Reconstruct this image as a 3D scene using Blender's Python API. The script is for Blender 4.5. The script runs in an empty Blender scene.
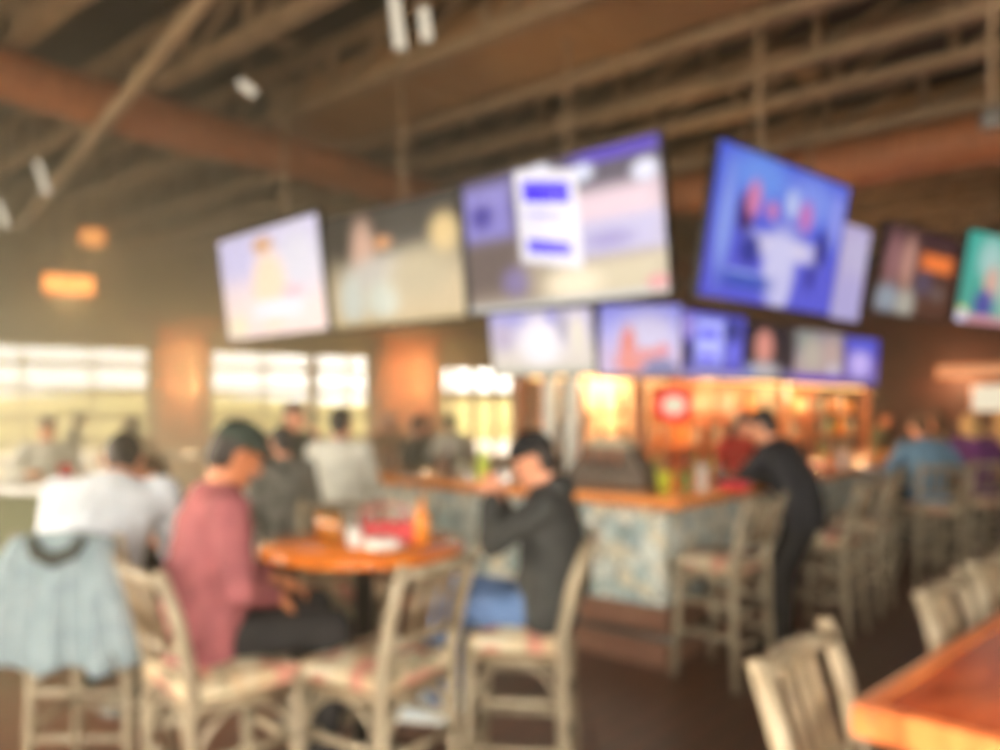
import bpy, bmesh, math, random
from mathutils import Vector, Matrix, noise
random.seed(7)
PI = math.pi
S = bpy.context.scene
COL = S.collection
V = Vector

# ------------------------------------------------------------------ helpers
def lin(c):
    return tuple(((x / 255) / 12.92 if x / 255 <= .04045 else ((x / 255 + .055) / 1.055) ** 2.4) for x in c)

def link(o, parent=None):
    COL.objects.link(o)
    if parent:
        o.parent = parent
    return o

def tag(o, label=None, cat=None, group=None, kind=None):
    if label: o['label'] = label
    if cat: o['category'] = cat
    if group: o['group'] = group
    if kind: o['kind'] = kind
    return o

def root(name, label, cat, loc=(0, 0, 0), yaw=0.0, group=None, parent=None):
    o = bpy.data.objects.new(name, None)
    o.empty_display_size = .1
    link(o, parent)
    o.location = loc
    o.rotation_euler = (0, 0, yaw)
    return tag(o, label, cat, group)

def dup(src, label, loc, yaw, group=None):
    r = src.copy(); COL.objects.link(r)
    r.location = loc; r.rotation_euler = (0, 0, yaw); r['label'] = label
    if group: r['group'] = group
    for ch in list(src.children):
        c = ch.copy(); COL.objects.link(c); c.parent = r
        for g in list(ch.children):
            d = g.copy(); COL.objects.link(d); d.parent = c
    return r

def frame_of(d):
    d = d.normalized()
    a = V((0, 0, 1)) if abs(d.z) < .9 else V((1, 0, 0))
    x = d.cross(a).normalized()
    return x, d.cross(x).normalized()

class MB:
    def __init__(s):
        s.bm = bmesh.new(); s.uv = None
    def face(s, vs, smooth=False):
        try:
            f = s.bm.faces.new(vs); f.smooth = smooth; return f
        except ValueError:
            return None
    def box(s, c, size, rz=0.0, bev=0.0, mat=None):
        M = Matrix.Translation(c) @ (mat if mat is not None else Matrix.Rotation(rz, 4, 'Z')) @ Matrix.Diagonal((*size, 1))
        r = bmesh.ops.create_cube(s.bm, size=1, matrix=M)
        if bev > 0:
            es = list({e for v in r['verts'] for e in v.link_edges})
            bmesh.ops.bevel(s.bm, geom=es, offset=bev, segments=2, affect='EDGES', profile=.6)
        return s
    def tube(s, p0, p1, r0, r1=None, n=10):
        return s.path([p0, p1], [r0, r0 if r1 is None else r1], n)
    def path(s, pts, rad, n=10):
        pts = [V(p) for p in pts]
        if not isinstance(rad, (list, tuple)): rad = [rad] * len(pts)
        rings = []; px = None
        for i, p in enumerate(pts):
            d = (pts[min(i + 1, len(pts) - 1)] - pts[max(i - 1, 0)])
            if px is None: x, y = frame_of(d)
            else:
                d = d.normalized(); x = (px - d * px.dot(d)).normalized(); y = d.cross(x)
            px = x
            rings.append([s.bm.verts.new(p + (x * math.cos(2 * PI * k / n) + y * math.sin(2 * PI * k / n)) * rad[i]) for k in range(n)])
        for a, b in zip(rings, rings[1:]):
            for k in range(n):
                s.face([a[k], a[(k + 1) % n], b[(k + 1) % n], b[k]], True)
        s.face(rings[0][::-1]); s.face(rings[-1])
        return s
    def capsule(s, p0, p1, r0, r1, n=12):
        p0, p1 = V(p0), V(p1); d = (p1 - p0)
        if d.length < 1e-6: d = V((0, 0, 1e-4))
        dn = d.normalized(); pts = []; rad = []
        for a in (-85, -60, -30): pts.append(p0 + dn * math.sin(math.radians(a)) * r0); rad.append(r0 * math.cos(math.radians(a)))
        pts += [p0, p1]; rad += [r0, r1]
        for a in (30, 60, 85): pts.append(p1 + dn * math.sin(math.radians(a)) * r1); rad.append(r1 * math.cos(math.radians(a)))
        return s.path(pts, rad, n)
    def ell(s, c, r, rot=None, seg=16):
        M = Matrix.Translation(c) @ (rot.to_4x4() if rot is not None else Matrix()) @ Matrix.Diagonal((*r, 1))
        q = bmesh.ops.create_uvsphere(s.bm, u_segments=seg, v_segments=max(6, seg // 2 + 2), radius=1, matrix=M)
        for v in q['verts']:
            for f in v.link_faces: f.smooth = True
        return s
    def loft(s, secs, n=18):
        rings = []
        for c, hw, hd, x, y in secs:
            rings.append([s.bm.verts.new(c + x * math.cos(2 * PI * k / n) * hw + y * math.sin(2 * PI * k / n) * hd) for k in range(n)])
        for a, b in zip(rings, rings[1:]):
            for k in range(n): s.face([a[k], a[(k + 1) % n], b[(k + 1) % n], b[k]], True)
        s.face(rings[0][::-1]); s.face(rings[-1])
        return s
    def lathe(s, prof, c=(0, 0, 0), n=24):
        c = V(c); rings = []
        for r, z in prof:
            rings.append([s.bm.verts.new(c + V((max(r, 1e-4) * math.cos(2 * PI * k / n), max(r, 1e-4) * math.sin(2 * PI * k / n), z))) for k in range(n)])
        for a, b in zip(rings, rings[1:]):
            for k in range(n): s.face([a[k], a[(k + 1) % n], b[(k + 1) % n], b[k]], True)
        s.face(rings[0][::-1]); s.face(rings[-1])
        return s
    def prism(s, pts, z0, z1, bev=0.0):
        lo = [s.bm.verts.new((x, y, z0)) for x, y in pts]
        hi = [s.bm.verts.new((x, y, z1)) for x, y in pts]
        n = len(pts); fs = [s.face(lo[::-1]), s.face(hi)]
        for k in range(n): s.face([lo[k], lo[(k + 1) % n], hi[(k + 1) % n], hi[k]])
        if bev:
            es = list({e for v in lo + hi for e in v.link_edges})
            bmesh.ops.bevel(s.bm, geom=es, offset=bev, segments=2, affect='EDGES')
        return s
    def mesh(s, name):
        bmesh.ops.recalc_face_normals(s.bm, faces=s.bm.faces)
        me = bpy.data.meshes.new(name); s.bm.to_mesh(me); s.bm.free(); return me
    def build(s, name, mat, parent=None, loc=(0, 0, 0), yaw=0.0, rot=None):
        me = s.mesh(name); me.materials.append(mat)
        o = bpy.data.objects.new(name, me); link(o, parent)
        o.location = loc; o.rotation_euler = rot if rot else (0, 0, yaw)
        return o

# ------------------------------------------------------------------ materials
def nt(name):
    m = bpy.data.materials.new(name); m.use_nodes = True
    return m, m.node_tree, m.node_tree.nodes['Principled BSDF']

def mat(name, c, rough=.6, metal=0.0, c2=None, scale=8.0, stretch=(1, 1, 1), bump=0.0, spec=.5, emit=None, es=1.0):
    m, t, b = nt(name)
    b.inputs['Roughness'].default_value = rough; b.inputs['Metallic'].default_value = metal
    b.inputs['Specular IOR Level'].default_value = spec
    L = t.links.new
    tc = t.nodes.new('ShaderNodeTexCoord'); mp = t.nodes.new('ShaderNodeMapping'); mp.inputs['Scale'].default_value = stretch
    L(tc.outputs['Object'], mp.inputs['Vector'])
    nz = t.nodes.new('ShaderNodeTexNoise'); nz.inputs['Scale'].default_value = scale; nz.inputs['Detail'].default_value = 4
    L(mp.outputs['Vector'], nz.inputs['Vector'])
    r = t.nodes.new('ShaderNodeValToRGB')
    a = lin(c); z = lin(c2) if c2 else tuple(x * .8 for x in a)
    r.color_ramp.elements[0].position = .35; r.color_ramp.elements[1].position = .65
    r.color_ramp.elements[0].color = (*z, 1); r.color_ramp.elements[1].color = (*a, 1)
    L(nz.outputs['Fac'], r.inputs['Fac']); L(r.outputs['Color'], b.inputs['Base Color'])
    if bump:
        bp_ = t.nodes.new('ShaderNodeBump'); bp_.inputs['Strength'].default_value = bump; bp_.inputs['Distance'].default_value = .02
        L(nz.outputs['Fac'], bp_.inputs['Height']); L(bp_.outputs['Normal'], b.inputs['Normal'])
    if emit:
        b.inputs['Emission Color'].default_value = (*lin(emit), 1); b.inputs['Emission Strength'].default_value = es
    return m

def plank_mat(name, c, c2, bw, rh, rough, rotz=0.0, vertical=None, mortar=(30, 20, 14), msize=.006):
    """boards or bricks: brick texture over object coordinates (vertical: surface direction angle)"""
    m, t, b = nt(name); L = t.links.new
    tc = t.nodes.new('ShaderNodeTexCoord')
    vec = tc.outputs['Object']
    mp = t.nodes.new('ShaderNodeMapping'); mp.inputs['Rotation'].default_value = (0, 0, rotz)
    L(vec, mp.inputs['Vector']); vec = mp.outputs['Vector']
    if vertical is not None:
        sp = t.nodes.new('ShaderNodeSeparateXYZ'); cb = t.nodes.new('ShaderNodeCombineXYZ')
        L(vec, sp.inputs[0]); ad = t.nodes.new('ShaderNodeMath'); ad.operation = 'ADD'
        L(sp.outputs['X'], ad.inputs[0]); L(sp.outputs['Y'], ad.inputs[1])
        L(ad.outputs[0], cb.inputs['X']); L(sp.outputs['Z'], cb.inputs['Y']); vec = cb.outputs[0]
    br = t.nodes.new('ShaderNodeTexBrick'); L(vec, br.inputs['Vector'])
    br.inputs['Color1'].default_value = (*lin(c), 1); br.inputs['Color2'].default_value = (*lin(c2), 1)
    br.inputs['Mortar'].default_value = (*lin(mortar), 1); br.inputs['Scale'].default_value = 1
    br.inputs['Mortar Size'].default_value = msize; br.inputs['Brick Width'].default_value = bw; br.inputs['Row Height'].default_value = rh
    nz = t.nodes.new('ShaderNodeTexNoise'); nz.inputs['Scale'].default_value = 6
    mx = t.nodes.new('ShaderNodeMixRGB'); mx.blend_type = 'MULTIPLY'; mx.inputs['Fac'].default_value = .35
    L(br.outputs['Color'], mx.inputs['Color1']); L(nz.outputs['Color'], mx.inputs['Color2'])
    L(mx.outputs['Color'], b.inputs['Base Color']); b.inputs['Roughness'].default_value = rough
    bm_ = t.nodes.new('ShaderNodeBump'); bm_.inputs['Strength'].default_value = .3; bm_.inputs['Distance'].default_value = .01; bm_.invert = True
    L(br.outputs['Fac'], bm_.inputs['Height']); L(bm_.outputs['Normal'], b.inputs['Normal'])
    return m

def stone_mat(name, cols, scale, grout=True):
    m, t, b = nt(name); L = t.links.new
    tc = t.nodes.new('ShaderNodeTexCoord')
    vo = t.nodes.new('ShaderNodeTexVoronoi'); vo.inputs['Scale'].default_value = scale
    L(tc.outputs['Object'], vo.inputs['Vector'])
    sp = t.nodes.new('ShaderNodeSeparateColor'); L(vo.outputs['Color'], sp.inputs[0])
    r = t.nodes.new('ShaderNodeValToRGB'); r.color_ramp.interpolation = 'CONSTANT'
    while len(r.color_ramp.elements) < len(cols): r.color_ramp.elements.new(.5)
    for i, c in enumerate(cols):
        r.color_ramp.elements[i].position = i / len(cols); r.color_ramp.elements[i].color = (*lin(c), 1)
    L(sp.outputs[0], r.inputs['Fac'])
    v2 = t.nodes.new('ShaderNodeTexVoronoi'); v2.feature = 'DISTANCE_TO_EDGE'; v2.inputs['Scale'].default_value = scale
    L(tc.outputs['Object'], v2.inputs['Vector'])
    mr = t.nodes.new('ShaderNodeMapRange'); mr.inputs['From Max'].default_value = .06
    L(v2.outputs['Distance'], mr.inputs['Value'])
    mx = t.nodes.new('ShaderNodeMixRGB'); mx.inputs['Color1'].default_value = (*lin((95, 100, 92)), 1)
    mx.inputs['Fac'].default_value = 1
    if grout: L(mr.outputs['Result'], mx.inputs['Fac'])
    L(r.outputs['Color'], mx.inputs['Color2'])
    L(mx.outputs['Color'], b.inputs['Base Color']); b.inputs['Roughness'].default_value = .35
    bp_ = t.nodes.new('ShaderNodeBump'); bp_.inputs['Strength'].default_value = .4; bp_.inputs['Distance'].default_value = .01
    if grout: L(mr.outputs['Result'], bp_.inputs['Height']); L(bp_.outputs['Normal'], b.inputs['Normal'])
    else: b.inputs['Roughness'].default_value = .85
    return m

def screen_mat(name, top, bot, blobs, strength=1.0):
    """a television picture: vertical two-tone ground plus soft shapes in the screen's own UV"""
    m = bpy.data.materials.new(name); m.use_nodes = True; t = m.node_tree; t.nodes.clear(); L = t.links.new
    uv = t.nodes.new('ShaderNodeUVMap'); sp = t.nodes.new('ShaderNodeSeparateXYZ'); L(uv.outputs[0], sp.inputs[0])
    r = t.nodes.new('ShaderNodeMixRGB'); r.inputs['Color1'].default_value = (*lin(bot), 1); r.inputs['Color2'].default_value = (*lin(top), 1)
    mr = t.nodes.new('ShaderNodeMapRange'); mr.interpolation_type = 'SMOOTHSTEP'
    mr.inputs['From Min'].default_value = .25; mr.inputs['From Max'].default_value = .75
    L(sp.outputs['Y'], mr.inputs['Value']); L(mr.outputs['Result'], r.inputs['Fac'])
    cur = r.outputs['Color']
    for k, cx, cy, rx, ry, soft, col, *al in blobs:
        sb = t.nodes.new('ShaderNodeVectorMath'); sb.operation = 'SUBTRACT'; L(uv.outputs[0], sb.inputs[0]); sb.inputs[1].default_value = (cx, cy, 0)
        ml = t.nodes.new('ShaderNodeVectorMath'); ml.operation = 'MULTIPLY'; L(sb.outputs[0], ml.inputs[0]); ml.inputs[1].default_value = (1 / rx, 1 / ry, 0)
        if k == 'q':      # a slanted rectangle
            sx_ = t.nodes.new('ShaderNodeSeparateXYZ'); L(sb.outputs[0], sx_.inputs[0]); ma = t.nodes.new('ShaderNodeMath'); ma.operation = 'MULTIPLY_ADD'; ma.inputs[1].default_value = .34
            L(sx_.outputs['X'], ma.inputs[0]); L(sx_.outputs['Y'], ma.inputs[2]); cx_ = t.nodes.new('ShaderNodeCombineXYZ'); L(sx_.outputs['X'], cx_.inputs['X']); L(ma.outputs[0], cx_.inputs['Y']); L(cx_.outputs[0], ml.inputs[0])
        if k == 'e':
            ln = t.nodes.new('ShaderNodeVectorMath'); ln.operation = 'LENGTH'; L(ml.outputs[0], ln.inputs[0]); d = ln.outputs['Value']
        else:
            ab = t.nodes.new('ShaderNodeVectorMath'); ab.operation = 'ABSOLUTE'; L(ml.outputs[0], ab.inputs[0])
            s2 = t.nodes.new('ShaderNodeSeparateXYZ'); L(ab.outputs[0], s2.inputs[0])
            mxm = t.nodes.new('ShaderNodeMath'); mxm.operation = 'SMOOTH_MAX'; mxm.inputs[2].default_value = .12
            L(s2.outputs['X'], mxm.inputs[0]); L(s2.outputs['Y'], mxm.inputs[1]); d = mxm.outputs[0]
        mm = t.nodes.new('ShaderNodeMapRange'); mm.interpolation_type = 'SMOOTHSTEP'
        mm.inputs['From Min'].default_value = 1 + soft; mm.inputs['From Max'].default_value = max(0, 1 - soft)
        mm.inputs['To Max'].default_value = al[0] if al else 1.0
        L(d, mm.inputs['Value'])
        mx = t.nodes.new('ShaderNodeMixRGB'); L(mm.outputs['Result'], mx.inputs['Fac']); L(cur, mx.inputs['Color1'])
        mx.inputs['Color2'].default_value = (*lin(col), 1); cur = mx.outputs['Color']
    em = t.nodes.new('ShaderNodeEmission'); em.inputs['Strength'].default_value = strength; L(cur, em.inputs['Color'])
    gl = t.nodes.new('ShaderNodeBsdfGlossy'); gl.inputs['Roughness'].default_value = .25; gl.inputs['Color'].default_value = (.04, .04, .04, 1)
    ad = t.nodes.new('ShaderNodeAddShader'); L(em.outputs[0], ad.inputs[0]); L(gl.outputs[0], ad.inputs[1])
    o = t.nodes.new('ShaderNodeOutputMaterial'); L(ad.outputs[0], o.inputs['Surface'])
    return m

def glass_mat(name, tint=(1, 1, 1), refl=.06):
    m = bpy.data.materials.new(name); m.use_nodes = True; t = m.node_tree; t.nodes.clear(); L = t.links.new
    a = t.nodes.new('ShaderNodeBsdfTransparent'); a.inputs[0].default_value = (*tint, 1)
    g = t.nodes.new('ShaderNodeBsdfGlossy'); g.inputs['Roughness'].default_value = .03
    x = t.nodes.new('ShaderNodeMixShader'); x.inputs[0].default_value = refl
    L(a.outputs[0], x.inputs[1]); L(g.outputs[0], x.inputs[2])
    o = t.nodes.new('ShaderNodeOutputMaterial'); L(x.outputs[0], o.inputs['Surface'])
    return m

def lamp_mat(name, c, s):
    m = bpy.data.materials.new(name); m.use_nodes = True; t = m.node_tree; t.nodes.clear()
    e = t.nodes.new('ShaderNodeEmission'); e.inputs[0].default_value = (*lin(c), 1); e.inputs[1].default_value = s
    o = t.nodes.new('ShaderNodeOutputMaterial'); t.links.new(e.outputs[0], o.inputs['Surface']); return m

M = {}
M['hickory'] = mat('hickory_pole', (164, 151, 126), .5, c2=(130, 115, 93), scale=5, stretch=(4, 4, 1), bump=.2)
M['hickory_dark'] = mat('hickory_rail', (142, 124, 96), .55, c2=(106, 88, 66), scale=6, stretch=(1, 1, 3), bump=.2)
M['tapestry'] = stone_mat('tapestry_cushion', [(196, 180, 148), (190, 132, 112), (200, 190, 162), (158, 146, 118), (190, 164, 130)], 14, False)
M['floor'] = plank_mat('floor_boards', (118, 74, 54), (100, 60, 44), 1.8, .16, .32, rotz=math.radians(-50))
M['ceiling'] = mat('ceiling_deck', (66, 54, 42), .8, c2=(50, 42, 33), scale=2)
M['joist'] = mat('joist_paint', (168, 144, 112), .6, c2=(146, 124, 94), scale=3)
M['duct'] = mat('duct_paint', (176, 140, 96), .55, c2=(164, 128, 86), scale=2)
M['log'] = mat('log_wood', (188, 126, 84), .5, c2=(160, 100, 62), scale=3, stretch=(6, 6, .6), bump=.15)
M['siding'] = plank_mat('plank_wall', (232, 208, 152), (218, 192, 136), 3.5, .22, .6, vertical=1, mortar=(84, 66, 40), msize=.02)
M['brick'] = plank_mat('brick_pier', (238, 132, 66), (224, 112, 52), .24, .08, .7, vertical=1, mortar=(190, 120, 76), msize=.008)
M['brownwall'] = plank_mat('brown_wall', (112, 62, 38), (94, 50, 30), 2.5, .25, .6, vertical=1, mortar=(50, 30, 20), msize=.012)
M['darkwall'] = mat('dark_wall_paint', (110, 88, 66), .7)
M['windowframe'] = mat('window_frame_paint', (196, 156, 120), .5)
M['glass'] = glass_mat('window_glass', (1, 1, 1), .03)
M['clearglass'] = glass_mat('clear_glass', (.92, .95, .93), .12)
M['tvblack'] = mat('television_plastic', (26, 25, 28), .35)
M['metal'] = mat('grey_steel', (120, 116, 110), .35, .8)
M['darksteel'] = mat('dark_steel', (52, 48, 44), .45, .5)
M['towerbrown'] = mat('tower_brown', (96, 80, 64), .5)
M['creampanel'] = mat('cream_panel', (236, 200, 156), .5)
M['palecol'] = mat('pale_enamel', (242, 242, 230), .3)
M['stone'] = stone_mat('bar_mosaic', [(218, 226, 216), (234, 232, 216), (186, 206, 202), (226, 220, 196), (166, 188, 190), (226, 232, 222)], 9)
M['counter'] = mat('bar_top_wood', (240, 160, 92), .12, c2=(226, 138, 72), scale=4, stretch=(1, 5, 1))
M['tabletop'] = mat('round_top_wood', (236, 136, 52), .16, c2=(216, 112, 38), scale=4, stretch=(1, 6, 1))
M['redwood'] = mat('table_wood', (206, 98, 50), .22, c2=(176, 74, 38), scale=3, stretch=(6, 1, 1))
M['edgewood'] = mat('table_edge_wood', (236, 138, 78), .3, c2=(214, 112, 60), scale=3, stretch=(6, 1, 1))
M['plinth'] = mat('plinth_wood', (140, 98, 76), .5, c2=(116, 78, 58), scale=4)
M['cabinet'] = mat('cabinet_wood', (190, 116, 66), .45, c2=(164, 92, 50), scale=3)
M['orangepanel'] = mat('orange_panel', (232, 124, 50), .5, c2=(206, 96, 36), scale=2)
M['white'] = mat('white_ceramic', (238, 236, 228), .25)
M['paper'] = mat('white_paper', (240, 238, 230), .7)
M['lime'] = mat('lime_plastic', (226, 246, 86), .3)
M['green'] = mat('green_glass_body', (120, 176, 96), .15)
M['red'] = mat('red_plastic', (206, 44, 50), .35)
M['orange'] = mat('orange_plastic', (242, 146, 40), .35)
M['amber'] = mat('amber_beer', (236, 150, 50), .1)
M['browng'] = mat('brown_bottle', (96, 54, 26), .12)
M['clearb'] = mat('pale_bottle', (206, 196, 168), .12)
M['skin'] = mat('skin', (226, 160, 126), .5, c2=(214, 146, 112), scale=12)
M['skin_tan'] = mat('skin_tan', (206, 134, 92), .5, c2=(192, 120, 80), scale=12)
M['eye'] = mat('eye', (40, 30, 26), .15)
M['lip'] = mat('lip', (170, 84, 76), .4)
def cloth(name, c, c2=None): return mat(name, c, .85, c2=c2, scale=14, bump=.1, spec=.2)
M['c_white'] = cloth('white_cotton', (224, 230, 236), (212, 219, 226))
M['c_offwhite'] = cloth('offwhite_cotton', (228, 226, 212))
M['c_maroon'] = cloth('maroon_cloth', (164, 97, 99), (138, 80, 84))
M['c_black'] = cloth('black_fleece', (66, 67, 65), (54, 55, 54))
M['c_navy'] = cloth('charcoal_cloth', (46, 46, 50), (36, 36, 40))
M['c_dark'] = cloth('dark_trousers', (46, 44, 44), (36, 34, 34))
M['c_jeans'] = cloth('blue_denim', (104, 130, 172), (86, 112, 152))
M['c_bluegrey'] = cloth('bluegrey_canvas', (152, 168, 172), (134, 152, 158))
M['c_collar'] = cloth('dark_corduroy', (74, 78, 74))
M['c_grey'] = cloth('grey_knit', (128, 126, 120), (84, 84, 80))
M['c_khaki'] = cloth('khaki_cotton', (176, 164, 130))
M['c_blue'] = cloth('sky_blue_cloth', (104, 138, 164), (92, 126, 150))
M['c_purple'] = cloth('purple_cloth', (112, 58, 118), (94, 46, 100))
M['c_red'] = cloth('red_cloth', (196, 52, 48))
M['c_green'] = cloth('olive_cloth', (110, 112, 84))
M['c_tan'] = cloth('tan_cloth', (190, 150, 110))
M['h_dark'] = mat('dark_hair', (44, 36, 30), .6, scale=30)
M['h_black'] = mat('black_hair', (26, 22, 22), .5, scale=30)
M['h_brown'] = mat('brown_hair', (96, 70, 44), .6, scale=30)
M['h_blond'] = mat('blond_hair', (206, 168, 108), .6, scale=30)
M['h_grey'] = mat('grey_hair', (196, 190, 180), .7, scale=30)
M['cap'] = cloth('dark_green_cap_cloth', (62, 70, 62), (50, 58, 52))
M['cap_black'] = cloth('black_cap_cloth', (40, 40, 40))
M['shoe_light'] = mat('pale_shoe', (206, 220, 226), .5)
M['shoe_dark'] = mat('dark_shoe', (40, 34, 30), .5)
M['bulb'] = lamp_mat('warm_bulb', (255, 220, 160), 6)
M['headglow'] = lamp_mat('white_head_glow', (255, 240, 214), .9)
M['amberlamp'] = lamp_mat('amber_shade', (255, 158, 80), 3.2)
M['dimstrip'] = lamp_mat('dim_amber_strip', (240, 168, 120), .9)
M['redneon'] = lamp_mat('red_neon', (255, 70, 76), 1.3)
M['whitesign'] = lamp_mat('lit_white_sign', (250, 236, 206), 1.0)
M['striplamp'] = lamp_mat('strip_lamp', (255, 196, 120), 5)
M['asphalt'] = mat('outside_paving', (170, 160, 150), .9)
M['drygrass'] = mat('dry_grass', (150, 140, 84), .9, c2=(138, 126, 74), scale=.5)

# ------------------------------------------------------------------ geometry of the place
FLARE_HAZE, SKY_FAR, SKY_UNSEEN = .20, 11.0, 18.5
CZ, F, HZ = 1.65, 800.0, 408.0
def at(px, py, d):            # a sight line of the survey, at distance d
    return V(((px - 500) / F * d, d, CZ + (HZ - py) / F * d))
u = V((.766, -.643, 0)); v = V((.643, .766, 0)); YU = math.atan2(u.y, u.x)
B0 = V((1.05, 5.08, 0))
def bp(a, b, z=0): return B0 + u * a + v * b + V((0, 0, z))
def face(fx, fy): return math.atan2(-fx, fy)

# ---- room polygon
WD = V((.865, .5, 0)).normalized(); W0 = V((-10.2, 16.4, 0))
A = W0 - WD * 4.0; Bc = W0 + WD * 14.6; Cc = Bc + u * 16.0
D = V((9.5, -3.5, 0)); E_ = V((-3.2, -2.4, 0))
POLY = [A, Bc, Cc, D, E_]
CEIL = 4.95
def st(o): o['kind'] = 'structure'; return o
big = [p + (p - V((0, 8, 0))).normalized() * .4 for p in POLY]
mb = MB(); mb.prism([(p.x, p.y) for p in big][::-1], -.2, 0); st(mb.build('floor', M['floor']))
mb = MB(); mb.prism([(p.x, p.y) for p in big][::-1], CEIL, CEIL + .2); st(mb.build('ceiling', M['ceiling']))

def wall(name, p0, p1, m, openings=(), th=.25, h=CEIL):
    d = (p1 - p0); Lw = d.length; yaw = math.atan2(d.y, d.x)
    ts = sorted({-.1, Lw + .1, *[x for o in openings for x in o[:2]]})
    zs = sorted({0.0, h, *[x for o in openings for x in o[2:4]]})
    mb = MB()
    for a, b in zip(ts, ts[1:]):
        runs = []
        for z0, z1 in zip(zs, zs[1:]):
            mid = ((a + b) / 2, (z0 + z1) / 2)
            if any(o[0] < mid[0] < o[1] and o[2] < mid[1] < o[3] for o in openings): continue
            if runs and runs[-1][1] == z0: runs[-1][1] = z1
            else: runs.append([z0, z1])
        for z0, z1 in runs:
            mb.box(((a + b) / 2, th / 2, (z0 + z1) / 2), (b - a, th, z1 - z0))
    return st(mb.build(name, m, loc=p0, yaw=yaw)), yaw

WN = [0]
def window(p0, p1, o, cols, rows, fr=.06, mull=None, th=.1):
    d = (p1 - p0); yaw = math.atan2(d.y, d.x); WN[0] += 1
    t0, t1, z0, z1 = o; mb = MB(); w = t1 - t0; h = z1 - z0
    for t in (t0 + fr / 2, t1 - fr / 2): mb.box((t, .12, (z0 + z1) / 2), (fr, th, h))
    for z in (z0 + fr / 2, z1 - fr / 2): mb.box(((t0 + t1) / 2, .12, z), (w, th, fr))
    for t in cols: mb.box((t, .12, (z0 + z1) / 2), (fr, th * .8, h))
    for z in rows: mb.box(((t0 + t1) / 2, .12, z), (w, th * .7, fr * 1.7))
    if mull: mb.box((mull, .12, (z0 + z1) / 2), (.22, th * 1.3, h))
    f = st(mb.build('window_%d' % WN[0], M['windowframe'], loc=p0, yaw=yaw))
    g = MB(); g.box(((t0 + t1) / 2, .12, (z0 + z1) / 2), (w - .02, .012, h - .02)); g.build('pane', M['glass'], f)
    return f

# window wall (far left), openings measured from A
o1 = (.4, 6.79, .2, 3.0); o2 = (8.07, 11.96, .2, 3.0); o3 = (13.94, 16.8, .2, 2.85)
wall('wall_back', A, Bc, M['siding'], [o1, o2, o3])
rws = (.9, 1.46, 2.04, 2.6)
window(A, Bc, o1, (1.6, 3.0, 4.35, 5.65), rws)
window(A, Bc, o2, (9.3, 11.4), rws, mull=10.5)
window(A, Bc, o3, (14.35, 15.0, 15.7, 16.25), (2.0,), fr=.14)
# daylight side (left of the camera)
La = (E_ - A).length
lo = [(1.0, 5.2, .35, 3.6), (6.0, 10.2, .35, 3.6), (11.0, 15.4, .35, 3.6)]
wall('wall_left', E_, A, M['siding'], [(La - b, La - a, z0, z1) for a, b, z0, z1 in lo])
for a, b, z0, z1 in lo:
    window(E_, A, (La - b, La - a, z0, z1), [La - b + k * 1.05 for k in (1, 2, 3)], (.9, 1.6, 2.3, 3.0))
wall('wall_right', Bc, Cc, M['brownwall'])
wall('wall_side', Cc, D, M['brownwall'])
Lr = (E_ - D).length
lr = [(Lr - 6.8, Lr - .5, .3, 3.7)]
wall('wall_rear', D, E_, M['siding'], lr)
for a, b, z0, z1 in lr:
    window(D, E_, (a, b, z0, z1), [a + k * 1.05 for k in (1, 2, 3, 4, 5)], (.9, 1.6, 2.3, 3.0))

# brick piers between the windows
def pier(t0, t1, h, dep=.35):
    c = A + WD * ((t0 + t1) / 2); n = V((WD.y, -WD.x, 0))
    mb = MB(); w = t1 - t0
    mb.box((0, 0, h / 2), (w, dep, h), bev=.015); mb.box((0, 0, .18), (w + .12, dep + .12, .36), bev=.015)
    mb.box((0, 0, h + .06), (w + .16, dep + .14, .12), bev=.015)
    return st(mb.build('column', M['brick'], loc=c + n * (dep / 2 + .01), yaw=math.atan2(WD.y, WD.x)))
pier(6.9, 7.95, 3.3); pier(12.1, 13.75, 3.3); pier(17.0, 18.3, 3.3)
# log trim above the piers
mb = MB(); n_ = V((WD.y, -WD.x, 0))
mb.tube((0, 0, 0), (12.0, 0, 0), .15, .14, 14); st(mb.build('trim_1', M['log'], loc=A + WD * 6.2 + n_ * .62 + V((0, 0, 3.62)), yaw=math.atan2(WD.y, WD.x)))

# outside
mb = MB(); mb.prism([(-90, -20), (60, -20), (60, 110), (-90, 110)], -.5, -.22); st(mb.build('ground', M['asphalt']))
mb = MB()
mb.path([W0 + n_ * -24 + WD * t + V((0, 0, -1.2 + .35 * math.sin(t * .3))) for t in range(-50, 60, 5)], 3.4, 16); st(mb.build('hill', M['drygrass']))

# ---- ceiling structure
def clip(p, d):
    """parameter range of the line p+t*d inside the room"""
    lo_, hi_ = -99, 99; n = len(POLY)
    for i in range(n):
        a, b = POLY[i], POLY[(i + 1) % n]; e = b - a; nn = V((e.y, -e.x, 0)).normalized()
        den = nn.dot(d); num = nn.dot(a - p)
        if abs(den) < 1e-6: continue
        t = num / den
        if den < 0 and t > lo_: pass
        # inside is nn.(x-a) >= 0 for clockwise polygon
        if den > 0: lo_ = max(lo_, t)
        else: hi_ = min(hi_, t)
    return lo_ + .25, hi_ - .25
JB = 4.40
def joist(s_, zb=JB):
    p = v * s_; a, b = clip(p, u)
    mb = MB(); Lj = b - a
    mb.box(((a + b) / 2, 0, zb + .045), (Lj, .13, .09)); mb.box(((a + b) / 2, 0, CEIL - .05), (Lj, .13, .09))
    n = max(2, int(Lj / .9)); st_ = Lj / n; h = CEIL - zb - .05
    for k in range(n):
        x0 = a + k * st_
        mb.box((x0 + .05, 0, zb + h / 2 + .03), (.07, .07, h))
        mb.tube((x0 + .05, 0, zb + .06), (x0 + st_ - .02, 0, CEIL - .07), .03, .03, 6)
    return st(mb.build('ceiling_joist', M['joist'], loc=p, yaw=YU))
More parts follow.
